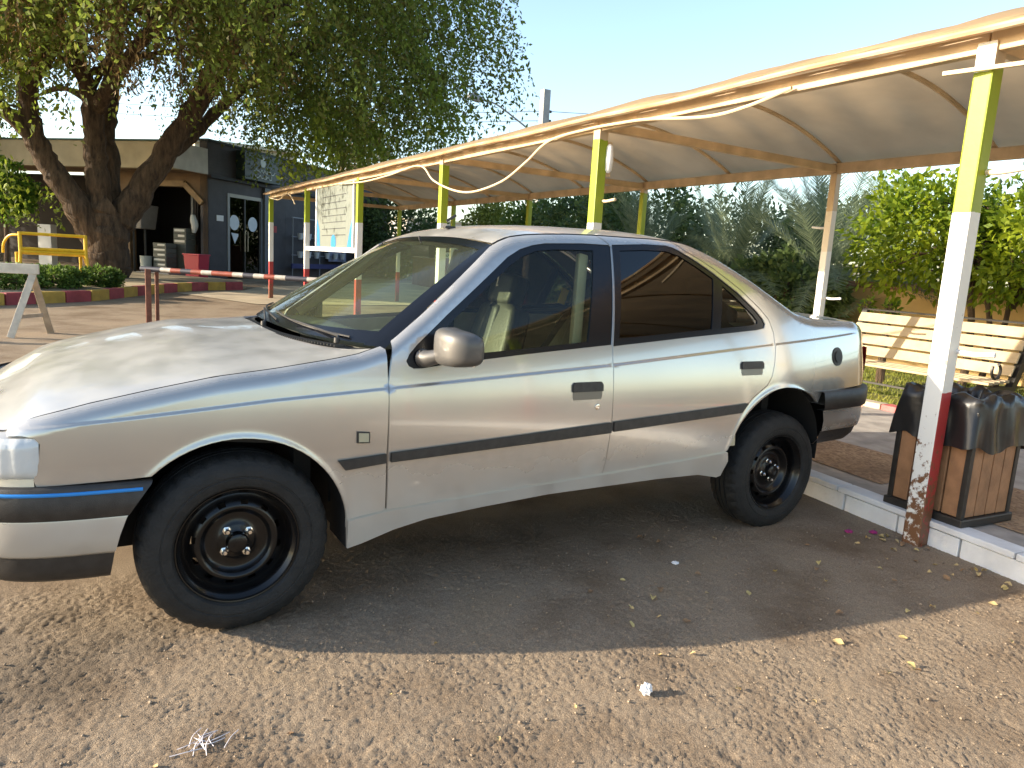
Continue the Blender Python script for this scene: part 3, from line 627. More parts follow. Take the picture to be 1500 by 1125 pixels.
def ground_mat():
    m, nt, N, L, b = newmat('gritty_tarmac'); b.inputs['Roughness'].default_value = .92; b.inputs['Specular IOR Level'].default_value = .25
    g = N.new('ShaderNodeNewGeometry'); P = g.outputs['Position']
    def noise(sc, det=6, rough=.6):
        n = N.new('ShaderNodeTexNoise'); n.inputs['Scale'].default_value = sc; n.inputs['Detail'].default_value = det; n.inputs['Roughness'].default_value = rough; L.new(P, n.inputs['Vector']); return n.outputs['Fac']
    def ramp(src, stops):
        r = N.new('ShaderNodeValToRGB'); L.new(src, r.inputs[0]); e = r.color_ramp.elements
        while len(e) < len(stops): e.new(.5)
        for k, (p_, c) in enumerate(stops): e[k].position = p_; e[k].color = (*c, 1)
        return r.outputs[0]
    def mix(f, a, c, bt='MIX'):
        x = N.new('ShaderNodeMix'); x.data_type = 'RGBA'; x.blend_type = bt
        if isinstance(f, float): x.inputs[0].default_value = f
        else: L.new(f, x.inputs[0])
        for s, i in ((a, 6), (c, 7)):
            if isinstance(s, tuple): x.inputs[i].default_value = (*s, 1)
            else: L.new(s, x.inputs[i])
        return x.outputs[2]
    grain = ramp(noise(150, 4, .8), [(.30, (.175, .128, .086)), (.46, (.272, .204, .139)), (.60, (.348, .268, .186)), (.72, (.45, .36, .255))])
    patch = ramp(noise(1.7, 5), [(.32, (.62, .56, .50)), (.55, (1, 1, 1)), (.75, (1.06, 1.03, .96))])
    c = mix(1.0, grain, patch, 'MULTIPLY')
    # oily, damp stain beside the front wheel and faint ones elsewhere
    mp = N.new('ShaderNodeVectorMath'); mp.operation = 'DISTANCE'; L.new(P, mp.inputs[0]); mp.inputs[1].default_value = (-.55, .05, 0)
    st = N.new('ShaderNodeMath'); st.operation = 'MULTIPLY_ADD'; L.new(noise(4.5, 6), st.inputs[0]); st.inputs[1].default_value = -1.1; L.new(mp.outputs['Value'], st.inputs[2])
    sm = N.new('ShaderNodeMapRange'); sm.inputs[1].default_value = -.15; sm.inputs[2].default_value = -.42; sm.inputs[3].default_value = 0.; sm.inputs[4].default_value = .55; L.new(st.outputs[0], sm.inputs[0])
    c = mix(sm.outputs[0], c, (.10, .075, .05))
    spots = ramp(noise(5.2, 3), [(.70, (0, 0, 0)), (.80, (.6, .6, .6))]); c = mix(spots, c, (.13, .10, .07))
    L.new(c, b.inputs['Base Color'])
    bp = N.new('ShaderNodeBump'); bp.inputs['Strength'].default_value = .8; bp.inputs['Distance'].default_value = .007; L.new(noise(210, 4, .7), bp.inputs['Height']); L.new(bp.outputs[0], b.inputs['Normal'])
    return m
tag(fast_mesh('ground', V, F, ground_mat(), None, True), kind='structure')

# ---------------------------------------------------------------- kerb, paving, lawn
CONC = simple('concrete', (.33, .30, .27), .85, noise=.22, nscale=7, bump=.3, bscale=60)
WHITEP = simple('chipped_white_paint', (.60, .60, .60), .6, col2=(.75, .76, .77), nscale=6, bump=.35, bscale=45)
def ky(y): return 3.285+.13*(y+.2)
kt = np.array([.13, 1.0]); kt /= np.linalg.norm(kt)
KA = math.atan2(kt[1], kt[0])
body = MB(); a = np.array([ky(-6)+.03, -6.]); b_ = np.array([ky(3.4)+.03, 3.4]); nn = np.array([kt[1], -kt[0]])
body.add([(*a, -.05), (*b_, -.05), (*b_, .112), (*a, .112), (*(a+nn*.10), -.05), (*(b_+nn*.10), -.05), (*(b_+nn*.10), .112), (*(a+nn*.10), .112)], [(0, 1, 2, 3), (4, 7, 6, 5), (3, 2, 6, 7), (0, 3, 7, 4), (1, 5, 6, 2)])
kerb = tag(body.build('kerb', CONC), kind='structure')
y = -5.4; kk = 0; MORT = simple('kerb_block_side', (.5, .5, .5), .8)
while y < 3.2:
    Lb = .345 if kk % 3 else .40; c = np.array([ky(y+Lb/2)+.02, y+Lb/2])
    MB().box((c[0], c[1], .030+random.uniform(-.002, .002)), (Lb-.007, .05+random.uniform(-.002, .002), .125), KA).build('kerb_block', WHITEP, kerb, bevel=.005)
    y += Lb; kk += 1
y = -5.4; kk = 0
while y < 3.2:
    Lb = .50; c = np.array([ky(y+Lb/2)+.05, y+Lb/2])
    MB().box((c[0], c[1], .112), (Lb-.005, .125, .032), KA).build('kerb_coping', WHITEP, kerb, bevel=.006)
    y += Lb; kk += 1
def paving_mat():
    m, nt, N, L, b = newmat('washed_pebble_paving'); b.inputs['Roughness'].default_value = .85
    g = N.new('ShaderNodeNewGeometry'); v = N.new('ShaderNodeTexVoronoi'); v.inputs['Scale'].default_value = 55; L.new(g.outputs['Position'], v.inputs['Vector'])
    n = N.new('ShaderNodeTexNoise'); n.inputs['Scale'].default_value = 2.5; n.inputs['Detail'].default_value = 6; L.new(g.outputs['Position'], n.inputs['Vector'])
    r = N.new('ShaderNodeValToRGB'); L.new(v.outputs['Color'], r.inputs[0]); r.color_ramp.elements[0].color = (.17, .10, .055, 1); r.color_ramp.elements[1].color = (.42, .29, .17, 1)
    r2 = N.new('ShaderNodeValToRGB'); L.new(n.outputs['Fac'], r2.inputs[0]); r2.color_ramp.elements[0].color = (.65, .62, .6, 1); r2.color_ramp.elements[1].color = (1.1, 1.1, 1.1, 1); r2.color_ramp.elements[0].position = .35; r2.color_ramp.elements[1].position = .7
    x = N.new('ShaderNodeMix'); x.data_type = 'RGBA'; x.blend_type = 'MULTIPLY'; x.inputs[0].default_value = 1; L.new(r.outputs[0], x.inputs[6]); L.new(r2.outputs[0], x.inputs[7]); L.new(x.outputs[2], b.inputs['Base Color'])
    bp = N.new('ShaderNodeBump'); bp.inputs['Strength'].default_value = .7; bp.inputs['Distance'].default_value = .006; L.new(v.outputs['Distance'], bp.inputs['Height']); bp.invert = True; L.new(bp.outputs[0], b.inputs['Normal'])
    return m
PAV = paving_mat()
pv = MB(); pv.add([(ky(-6)+.13, -6, .116), (6.12, -6, .116), (6.12, 3.4, .116), (ky(3.4)+.13, 3.4, .116), (ky(-6)+.13, -6, -.1), (6.12, -6, -.1), (6.12, 3.4, -.1), (ky(3.4)+.13, 3.4, -.1)], [(0, 1, 2, 3), (3, 2, 6, 7), (0, 4, 5, 1)]); tag(pv.build('paving', CONC), kind='structure')
for y0 in (-5.9, -2.9, .05, 2.95-2.9+2.95):
    y1 = min(y0+2.86, 3.35)
    if y1-y0 > .3:
        st = MB(); st.add([(ky(y0)+.32, y0, .1205), (4.42+.1*(y0*.0), y0, .1205), (4.42, y1, .1205), (ky(y1)+.32, y1, .1205)], [(0, 1, 2, 3)]); tag(st.build('pebble_strip', PAV), kind='structure')
PINK = simple('pink_kerb_paint', (.55, .13, .12), .7, noise=.25, nscale=9, bump=.2); PALE = simple('pale_kerb_paint', (.50, .42, .30), .75, noise=.2, nscale=9, bump=.2)
lk2 = tag(MB().box((6.20, -1.3, .02), (.10, 9.4, .18)).build('lawn_kerb', CONC), kind='structure')
for k in range(19):
    MB().box((6.185, -5.6+.5*k, .085), (.15, .49, .16)).build('kerb_block', PINK if k % 2 == 0 else PALE, lk2, bevel=.012)
LAWN = simple('lawn_soil', (.10, .11, .03), .95, col2=(.20, .19, .05), nscale=12, bump=.5, bscale=40)
def lawn_fn(i, j): return np.array([6.26+3.4*i/30, -6+24*j/60, .13+.02*math.sin(i*1.3+j)*math.sin(j*.7)])
tag(grid('lawn', 31, 61, lawn_fn, LAWN), kind='structure')
GRASSM = simple('grass_blades', (.14, .20, .02), .7, col2=(.38, .36, .06), nscale=3, trans=.35)
n = 26000; gx_ = rng.uniform(6.3, 9.4, n); gy_ = rng.uniform(-2, 7, n); hh = rng.uniform(.02, .065, n); an_ = rng.uniform(0, 6.28, n); lx = rng.normal(0, .02, n); ly = rng.normal(0, .02, n)
b0 = np.stack([gx_-np.cos(an_)*.006, gy_-np.sin(an_)*.006, np.full(n, .115)], 1); b1 = np.stack([gx_+np.cos(an_)*.006, gy_+np.sin(an_)*.006, np.full(n, .115)], 1); tp_ = np.stack([gx_+lx, gy_+ly, .13+hh], 1)
tag(fast_mesh('grass', np.stack([b0, b1, tp_], 1).reshape(-1, 3), np.arange(3*n).reshape(-1, 3), GRASSM), 'short yellow green grass growing behind the canopy posts', 'grass', kind='stuff')

# ---------------------------------------------------------------- canopy
def post_mat(name, bands, rust=.5):
    m, nt, N, L, b = newmat(name); b.inputs['Roughness'].default_value = .5
    tc = N.new('ShaderNodeTexCoord'); sx = N.new('ShaderNodeSeparateXYZ'); L.new(tc.outputs['Object'], sx.inputs[0])
    n = N.new('ShaderNodeTexNoise'); n.inputs['Scale'].default_value = 14; n.inputs['Detail'].default_value = 8; L.new(tc.outputs['Object'], n.inputs['Vector'])
    a = N.new('ShaderNodeMath'); a.operation = 'MULTIPLY_ADD'; L.new(n.outputs['Fac'], a.inputs[0]); a.inputs[1].default_value = .03; L.new(sx.outputs[2], a.inputs[2])
    mr = N.new('ShaderNodeMapRange'); mr.inputs[1].default_value = 0; mr.inputs[2].default_value = 2.5; L.new(a.outputs[0], mr.inputs[0])
    r = N.new('ShaderNodeValToRGB'); r.color_ramp.interpolation = 'CONSTANT'; L.new(mr.outputs[0], r.inputs[0]); e = r.color_ramp.elements
    while len(e) < len(bands): e.new(.5)
    for k, (z, c) in enumerate(bands): e[k].position = z/2.5; e[k].color = (*c, 1)
    n2 = N.new('ShaderNodeTexNoise'); n2.inputs['Scale'].default_value = 22; n2.inputs['Detail'].default_value = 10; n2.inputs['Roughness'].default_value = .7; L.new(tc.outputs['Object'], n2.inputs['Vector'])
    hr = N.new('ShaderNodeMapRange'); hr.inputs[1].default_value = .75; hr.inputs[2].default_value = 0.; hr.inputs[3].default_value = 0; hr.inputs[4].default_value = .26*rust*2; L.new(sx.outputs[2], hr.inputs[0])
    s = N.new('ShaderNodeMath'); s.operation = 'ADD'; L.new(n2.outputs['Fac'], s.inputs[0]); L.new(hr.outputs[0], s.inputs[1])
    rr = N.new('ShaderNodeMapRange'); rr.inputs[1].default_value = .635; rr.inputs[2].default_value = .70; L.new(s.outputs[0], rr.inputs[0])
    x = N.new('ShaderNodeMix'); x.data_type = 'RGBA'; L.new(rr.outputs[0], x.inputs[0]); L.new(r.outputs[0], x.inputs[6]); x.inputs[7].default_value = (.16, .07, .03, 1); L.new(x.outputs[2], b.inputs['Base Color'])
    bp = N.new('ShaderNodeBump'); bp.inputs['Strength'].default_value = .3; bp.inputs['Distance'].default_value = .004; L.new(n2.outputs['Fac'], bp.inputs['Height']); L.new(bp.outputs[0], b.inputs['Normal'])
    return m
RED, WH, GRN, BEI = (.36, .03, .03), (.72, .71, .67), (.27, .34, .012), (.50, .38, .24)
PM_far = post_mat('banded_post_paint', [(0, RED), (.82, WH), (1.66, GRN), (2.30, BEI)])
PM_left = post_mat('near_post_white_face', [(0, WH), (.83, WH), (.93, (.66, .55, .25)), (.955, WH), (1.66, GRN), (2.28, WH)])
PM_right = post_mat('near_post_red_face', [(0, RED), (.80, WH), (1.66, GRN), (2.30, BEI)])
PM_rear = post_mat('rear_post_white', [(0, WH), (1.6, (.64, .58, .48)), (2.0, BEI)], .2)  # beige upper bands paint in the light reflected under the canopy
BEIGE = simple('rusty_beige_paint', (.52, .39, .24), .6, noise=.22, nscale=5, bump=.2, bscale=30)
RAIL = simple('yellowed_rail_paint', (.58, .47, .30), .5, col2=(.40, .22, .11), nscale=2.4, bump=.25, bscale=40)
FAB = simple('beige_canopy_fabric', (.45, .325, .19), .9, noise=.16, nscale=1.3, trans=.50, bump=.12, bscale=18)
canopy = empty('shade_canopy', (4.7, 2.5, 0), 'long beige fabric shade canopy on yellow green, white and red posts', 'canopy')
YP = [-.43+2.922*k for k in range(-4, 6)]; XF, XR, ZT = 3.205, 6.16, 2.40
for k, y in enumerate(YP):
    z0 = zg(y)
    p_ = MB().box((0, 0, (2.38-z0)/2+.0), (.088, .088, 2.38-z0+.04))
    o = p_.build('post', [PM_far] if k != 4 else [PM_right, PM_left], None, bevel=.008)
    if k == 4:
        for f in o.data.polygons: f.material_index = 1 if f.normal.x < -.5 else 0
    o.parent = canopy; o.location = np.array((XF, y, z0))-base_of(canopy)
    MB().box((XF, y, 2.392), (.14, .14, .014)).build('cap_plate', BEIGE, o) if False else None
    if y > -8:
        o = MB().box((0, 0, 1.15), (.075, .075, 2.42)).build('post', PM_rear if k <= 5 else PM_far, None, bevel=.006); o.parent = canopy; o.location = np.array((XR, y, z0*.5))-base_of(canopy)
    MB().bar((XF+.05, y, 2.40), (XR-.04, y, 2.40), .05, .07).build('tie_beam', BEIGE, canopy, bevel=.006)
    if k < len(YP)-1:
        y1 = YP[k+1]
        MB().bar((XF, y+.003, 2.400), (XF, y1-.003, 2.400), .06, .09).build('edge_beam', BEIGE, canopy, bevel=.008)
        MB().bar((XR, y+.003, 2.405), (XR, y1-.003, 2.405), .06, .10).build('edge_beam', BEIGE, canopy, bevel=.008)
def arch(u): return 2.455+.40*math.sin(math.pi*u)**.85 if 0 < u < 1 else 2.455
XA, XB = XF-.10, XR+.10
for k in range(2*(len(YP)-1)+1):
    y = YP[0]+1.461*k
    MB().tube([(XA+(XB-XA)*u, y, arch(u)-.028) for u in np.linspace(.01, .99, 24)], .019, 7).build('rib', BEIGE, canopy, smooth=True)
nyf = 28*9*2+1
def fab(i, j):
    u = i/26; y = YP[0]-.25+(YP[-1]-YP[0]+.5)*j/(nyf-1); s = ((y-YP[0])/1.461) % 1.0
    sag = .034*(4*s*(1-s))*math.sin(math.pi*u)**.7
    puff = .012*math.sin(y*5.3+u*7)+.008*math.sin(y*11.7-u*13)
    x = XA-.015+(XB-XA+.03)*u
    return np.array([x, y, arch(u)-sag+puff*math.sin(math.pi*u)+.003*math.sin(y*17)])
grid('fabric', 27, nyf, fab, FAB, canopy)
def skirt(i, j):
    y = YP[0]-.25+(YP[-1]-YP[0]+.5)*j/(nyf-1); sc = .5+.5*math.sin(y*2.15+1.2*math.sin(y*.9)); d = i/3
    return np.array([XA-.018-.006*d+.004*math.sin(y*9), y, 2.456-d*(.028+.010*math.sin(y*6.1))+.0*sc])
grid('fabric_hem', 4, nyf, skirt, FAB, canopy)
for k in range(len(YP)-1):
    MB().tube([(XA-.026, y, 2.432+.006*math.sin(y*3.1)) for y in np.linspace(YP[k]-.0, YP[k+1], 14)], .017, 8).build('front_rail', RAIL, canopy, smooth=True)
# laced hem: a puffed roll of cloth that lifts between the ribs
def roll(i, j):
    y = YP[0]-.25+(YP[-1]-YP[0]+.5)*j/(nyf-1); s = ((y-YP[0]+.3)/1.95) % 1.0; h = .018+.022*math.sin(math.pi*s)**4*max(0, math.sin(y*1.07+.6)); a = math.pi*i/7
    return np.array([XA-.012+.05*(1-math.cos(a))/2+.01, y, 2.452+h*math.sin(a)+.01*(1-math.cos(a))])
grid('fabric_roll', 8, nyf, roll, FAB, canopy)
CAB = simple('cream_cable', (.62, .50, .33), .6)
def cable(pts, r, label):
    o = MB().tube(smooth3(pts), r, 7).build('hanging_cable', CAB, None, smooth=True); return tag(o, label, 'cable', None)
def smooth3(P, n=8):
    P = [np.array(q, float) for q in P]; out = []
    for i in range(len(P)-1):
        a, b, c, d = P[max(i-1, 0)], P[i], P[i+1], P[min(i+2, len(P)-1)]
        for j in range(n):
            t = j/n; out.append(.5*((2*b)+(-a+c)*t+(2*a-5*b+4*c-d)*t*t+(-a+3*b-3*c+d)*t**3))
    out.append(P[-1]); return out
cx_ = XF-.062
cable([(cx_, 9.2, 2.35), (cx_, 8.0, 2.31), (cx_, 7.0, 2.33), (cx_, 6.0, 2.37), (cx_-.01, 5.55, 2.17), (cx_-.012, 5.0, 2.03), (cx_-.01, 4.52, 1.99), (cx_, 3.95, 2.06), (cx_, 3.53, 2.20), (cx_, 3.15, 2.35), (cx_, 2.6, 2.38), (cx_, 2.2, 2.375), (cx_, 1.86, 2.36), (cx_, 1.28, 2.30), (cx_, .94, 2.315), (cx_, .62, 2.37)], .011, 'cream cable sagging in one deep loop below the canopy front beam')
cable([(cx_, 14.1, 2.36), (cx_, 13.2, 2.28), (cx_, 12.6, 2.37), (cx_, 12.2, 2.30), (cx_, 11.9, 2.14)], .012, 'short cream cable with a loose end at the far canopy corner')
st = MB().bar((3.10, -.28, 2.275), (3.24, -.95, 2.275), .02, .02); tag(st.build('timber_batten', CAB, None, bevel=.004), 'thin cream batten tied across the top of the nearest canopy post', 'batten')
for (x, y, z, lb) in ((XF, -.43, .99, 'white bent pipe stub on the banded post beside the bin'), (XR, 2.49, 1.12, 'lower white pipe stub on the white rear canopy post'), (XR, 2.49, 1.83, 'upper white pipe stub on the white rear canopy post'), (XF, 2.49, 1.82, 'cream pipe stub on the yellow green canopy post behind the car roof'), (XF, -.43, 1.83, 'cream pipe stub high on the banded post beside the bin')):
    d = 1 if x == XF else (-1 if z > 1.5 else 1)
    tag(MB().tube(smooth3([(x+.03, y-.045*d, z), (x+.02, y-.11*d, z-.006), (x+.02, y-.22*d, z+.004)]), .012, 8).build('pipe_stub', WHITEP if 'white' in lb[:12] else CAB, None, smooth=True), lb, 'pipe')
lf = empty('post_lamp', (XF+.09, 2.40, 2.12), 'small white oval bulkhead lamp fixed to the yellow green post behind the car', 'lamp')
MB().tube([(XF+.055, 2.44, 2.04), (XF+.055, 2.435, 2.06), (XF+.055, 2.43, 2.14), (XF+.055, 2.435, 2.24), (XF+.055, 2.44, 2.26)], [.012, .026, .032, .026, .012], 12).build('lamp_glass', simple('opal_glass', (.75, .75, .74), .3), lf, smooth=True)
MB().box((XF+.055, 2.472, 2.15), (.09, .02, .27)).build('lamp_plate', BEIGE, lf, bevel=.006)
ib = empty('notice_board', (XF, 9.5, 1.36), 'printed notice sheet with blue side bands hung between two canopy posts', 'notice board')
MB().box((XF, 9.57, 1.905), (.02, 2.06, 1.09)).build('sheet', simple('washed_out_print', (.155, .175, .155), .5, col2=(.18, .20, .175), nscale=2), ib)
for y in (8.56, 10.58): MB().box((XF-.012, y, 1.905), (.03, .05, 1.10)).build('side_rail', WHITEP, ib)
BLP = simple('blue_print', (.02, .19, .45), .5)
for y0, y1, y2 in ((8.60, 8.86, 8.72), (10.54, 10.36, 10.40)):
    MB().add([(XF-.0135, y0, 1.38), (XF-.0135, y1, 1.38), (XF-.0135, y2, 1.66), (XF-.0135, y0, 1.84)], [(0, 1, 2, 3)]).build('blue_band', BLP, ib)
INK = simple('grey_ink', (.05, .055, .055), .7)
for k in range(7): MB().add([(XF-.0135, 8.95, 1.56+.105*k), (XF-.0135, 10.25, 1.55+.105*k), (XF-.0135, 10.25, 1.562+.105*k), (XF-.0135, 8.95, 1.574+.105*k)], [(0, 1, 2, 3)]).build('ruled_line', INK, ib)
MB().lathe([(0, 0), (.13, 0)], (XF-.014, 9.58, 1.44), (-1, 0, 0), 20).build('round_emblem', BLP, ib)
tag(MB().bar((XF, 8.38, 1.33), (XF, 11.22, 1.33), .07, .075).build('board_shelf', WHITEP, None, bevel=.006), 'white painted rail below the notice sheet between canopy posts', 'rail')

# ---------------------------------------------------------------- litter bin and park bench
BW = simple('bin_wood', (.30, .155, .075), .6, noise=.22, nscale=11, bump=.3, bscale=50); BLK = simple('black_metal', (.02, .018, .016), .45, noise=.3, nscale=20)
binr = empty('litter_bin', (3.51, -.40, .12), 'square brown slatted litter bin with black base and black liner bag', 'litter bin')
bc = np.array([3.50, -.405]); ba = R(-4); bu = np.array([math.cos(ba), math.sin(ba)]); bv = np.array([-math.sin(ba), math.cos(ba)]); hb = .185
def bp3(u, v, z): q = bc+bu*u+bv*v; return (q[0], q[1], z)
MB().box(bp3(0, 0, .145), (2*hb+.06, 2*hb+.06, .045), ba).build('base', BLK, binr, bevel=.008)
MB().box(bp3(0, 0, .42), (2*hb-.03, 2*hb-.03, .58), ba).build('inner_tub', BLK, binr)
for sgn in (-1, 1):
    for k in range(4):
        off = -hb+.05+(2*hb-.10)*k/3
        MB().box(bp3(off, sgn*hb, .43), (.082, .022, .52), ba).build('slat', BW, binr, bevel=.004)
        MB().box(bp3(sgn*hb, off, .43), (.022, .082, .52), ba).build('slat', BW, binr, bevel=.004)
    for s2 in (-1, 1): MB().box(bp3(sgn*(hb+.004), s2*(hb+.004), .43), (.028, .028, .55), ba).build('corner_angle', BLK, binr, bevel=.003)
BAG = simple('black_liner_plastic', (.016, .015, .015), .34, bump=.45, bscale=9, bdist=.008)
br_ = np.random.default_rng(3); fold = br_.random((120, 3))
def bag(i, j):
    a = 2*math.pi*j/119; v = i/15; c, s = math.cos(a), math.sin(a); k = 1/max(abs(c), abs(s)); k = min(k, 1.37); j = j % 119
    if v < .62: w = v/.62; z = .515+.235*w; r = hb+.045-.020*w+.012*(1-w)*math.sin(a*6+2*math.sin(a*3))+.006*math.sin(a*13+w*2+2*math.sin(a*2))+.005*math.sin(a*7-w*4)+.004*(fold[j][0]-.5); z += .018*(1-w)*math.sin(a*5+1)+.007*math.sin(a*13)*(1-w)
    elif v < .80: w = (v-.62)/.18; z = .75+.03*math.sin(math.pi*w)+.012*math.sin(a*9); r = hb+.022-.045*w+.010*math.sin(a*11+2)+.006*(fold[j][1]-.5)
    else: w = (v-.80)/.20; z = .755-.16*w; r = hb-.03-.05*w+.018*math.sin(a*15)
    r = r*k; q = bc+bu*r*c+bv*r*s; return np.array([q[0], q[1], z+.004*(fold[j][2]-.5)])
grid('liner_bag', 16, 120, bag, BAG, binr)
PW = simple('bench_timber', (.42, .325, .20), .6, noise=.16, nscale=7, bump=.25, bscale=40)
bench = empty('park_bench', (6.95, 1.85, .12), 'pale slatted timber bench with curved black metal arms behind the canopy', 'bench')
by0, by1 = .98, 2.72
for k in range(4):
    z = .515+.118*k; x = 7.02+.062*k
    MB().bar((x, by0, z+.05), (x, by1, z+.05), .022, .108, up=(.45, 0, .89)).build('back_slat', PW, bench, bevel=.006)
for k in range(4): MB().box((6.66+.095*k, (by0+by1)/2, .455+.004*k), (.082, by1-by0, .026)).build('seat_slat', PW, bench, bevel=.006)
for y in (by0+.01, by1-.01):
    MB().add([(6.56, y-.03, .43), (7.00, y-.03, .42), (7.12, y-.03, .66), (7.27, y-.03, 1.01), (7.31, y-.03, .99), (7.20, y-.03, .62), (7.06, y-.03, .37), (6.56, y-.03, .38)]+[(6.56, y+.03, .43), (7.00, y+.03, .42), (7.12, y+.03, .66), (7.27, y+.03, 1.01), (7.31, y+.03, .99), (7.20, y+.03, .62), (7.06, y+.03, .37), (6.56, y+.03, .38)],
      [(0, 1, 6, 7), (1, 2, 5, 6), (2, 3, 4, 5), (8, 15, 14, 9), (9, 14, 13, 10), (10, 13, 12, 11)]+[(i, i+8, (i+1) % 8+8, (i+1) % 8) for i in range(8)]).build('side_plate', BLK, bench)
    a_ = np.linspace(0, 5.0, 22); MB().tube([(6.74+.085*math.cos(t+2.6)*(1-.06*t), y, .575+.085*math.sin(t+2.6)*(1-.06*t)) for t in a_], .013, 7).build('scroll_arm', BLK, bench, smooth=True)
    for x in (6.62, 7.02): MB().bar((x, y, .40), (x+(.03 if x > 6.8 else -.03), y, .115), .045, .03, up=(0, 1, 0)).build('leg', BLK, bench, bevel=.005)
MB().bar((6.62, by0, .28), (6.62, by1, .28), .02, .02).build('stretcher', BLK, bench)
MB().bar((7.285, by0, 1.006), (7.285, by1, 1.006), .03, .02).build('top_rail', BLK, bench)

# ---------------------------------------------------------------- boundary wall and rail behind the lawn
WALLY = simple('ochre_wall_render', (.46, .31, .13), .85, noise=.14, nscale=2.0, bump=.25, bscale=25); WALLB = simple('brown_wall_band', (.17, .085, .05), .85, noise=.2, nscale=4)
bw = empty('boundary_wall', (9.75, 6, 0), 'low ochre rendered wall with brown coping behind the bench', 'wall')
MB().box((9.75, 1.5, .60), (.2, 13.4, 1.30)).build('wall_face', WALLY, bw)
MB().box((9.75, 1.5, 1.275), (.27, 13.5, .09)).build('coping', WALLB, bw, bevel=.008)
MB().box((9.75, 15.0, .60), (.2, 13.2, 1.30)).build('wall_face', WALLB, bw); MB().box((9.75, 15.0, 1.275), (.27, 13.2, .09)).build('coping', WALLB, bw)
MB().bar((9.75, -5, 1.52), (9.75, 21, 1.52), .03, .03).build('top_rail', BLK, bw)
for k in range(14): MB().bar((9.75, -4.8+1.95*k, 1.32), (9.75, -4.8+1.95*k, 1.52), .03, .03, up=(1, 0, 0)).build('rail_post', BLK, bw)
# ---------------------------------------------------------------- left background: trestle, barrier, planter
RAWW = simple('weathered_white_timber', (.62, .54, .42), .75, noise=.18, nscale=9, bump=.3); RAWW2 = simple('weathered_timber', (.38, .30, .21), .8, noise=.2, nscale=9, bump=.3)
tr = empty('trestle_barrier', (-1.3, 8.0, .09), 'white timber trestle barrier with splayed legs on the open ground', 'trestle')
MB().bar((-.82, 7.86, .885), (-3.6, 8.25, .885), .05, .115).build('top_plank', RAWW, tr, bevel=.006)
for ax_, bx_ in (((-.88, 7.88), (-1.13, 7.79)), ((-.90, 7.93), (-.74, 8.22)), ((-3.4, 8.2), (-3.65, 8.05)), ((-3.4, 8.27), (-3.25, 8.6))):
    MB().bar((*ax_, .84), (*bx_, .085), .075, .055, up=(0, 1, 0)).build('leg', RAWW if bx_[1] < 8.15 and bx_[0] != -.74 else RAWW2, tr, bevel=.005)
MB().bar((-1.03, 7.83, .33), (-.80, 8.12, .33), .03, .045).build('cross_rail', RAWW2, tr)
RUST = simple('rust_brown_paint', (.16, .055, .03), .7, noise=.3, nscale=16, bump=.4)
bar = empty('boom_barrier', (.46, 9.47, .12), 'red and white boom pole resting on a rusty brown upright', 'barrier')
MB().box((.44, 9.45, .46), (.075, .06, .86)).build('upright', RUST, bar, bevel=.008); MB().box((.56, 9.52, .44), (.05, .06, .82)).build('upright', RUST, bar, bevel=.008)
A0 = np.array([.36, 9.56, .89]); A1 = np.array([2.45, 7.78, .89]); RP = simple('boom_red', (.24, .05, .028), .6, noise=.25, nscale=14); WP = simple('boom_white', (.40, .36, .31), .6, noise=.25, nscale=14); DP = simple('boom_dark', (.035, .035, .05), .6)
cols = [DP, DP, WP, RP, DP, RP, WP, RP, RP, WP, DP, WP, RP, WP, DP, DP, WP, RP, WP, DP, DP, WP, RP, WP, RP, WP, RP, WP]
for k in range(17):
    q0_, q1_ = A0+(A1-A0)*k/17, A0+(A1-A0)*(k+1)/17
    MB().tube([q0_, q1_], .035, 10).build('boom_section', cols[k], bar, smooth=True)
# planter island
kp = smooth_line([(-6.5, 10.6), (-3.2, 10.95), (-1.51, 11.62), (-.98, 12.08), (-.29, 12.64), (.56, 14.04), (1.29, 15.15), (2.0, 15.9), (3.1, 16.6)], 10)
kp = np.array(kp); ss = np.concatenate([[0], np.cumsum(np.linalg.norm(np.diff(kp, axis=0), axis=1))])
SOIL = simple('planter_soil', (.20, .15, .09), .95, col2=(.42, .33, .20), nscale=1.1, bump=.5, bscale=12)
ring = [(x, y) for x, y in kp]+[(3.2, 17.6), (1.5, 18.9), (-2, 22), (-8, 24)]
isl = bpy.data.meshes.new('planter_island'); ring = np.array(ring)
vv, ff = triangulate([ring], np.array([(x, y) for x in np.arange(-6, 3, .8) for y in np.arange(11, 22, .8) if pip(ring, [x], [y])[0]]))
tag(mesh('planter_island', [(x, y, zg(y)+.17+.03*math.sin(x*2)*math.sin(y*1.7)) for x, y in vv], [tuple(q) for q in ff.tolist()], SOIL, None, True), kind='structure')
KY_ = simple('kerb_yellow', (.42, .27, .05), .75, noise=.2, nscale=6, bump=.2); KR_ = simple('kerb_red', (.30, .055, .06), .75, noise=.2, nscale=6, bump=.2)
pk = tag(MB().tube([(x+.04, y+.05, zg(y)+.04) for x, y in kp[::4]], .03, 5).build('planter_kerb', SOIL), kind='structure')
nb = int(ss[-1]/.52)
for k in range(nb):
    s0, s1 = k*.52, k*.52+.505; a_ = [np.interp(s0, ss, kp[:, 0]), np.interp(s0, ss, kp[:, 1])]; b2 = [np.interp(s1, ss, kp[:, 0]), np.interp(s1, ss, kp[:, 1])]
    z = zg(a_[1])+.085; MB().bar((*a_, z), (*b2, z), .14, .22).build('kerb_block', KY_ if k % 2 else KR_, pk, bevel=.012)
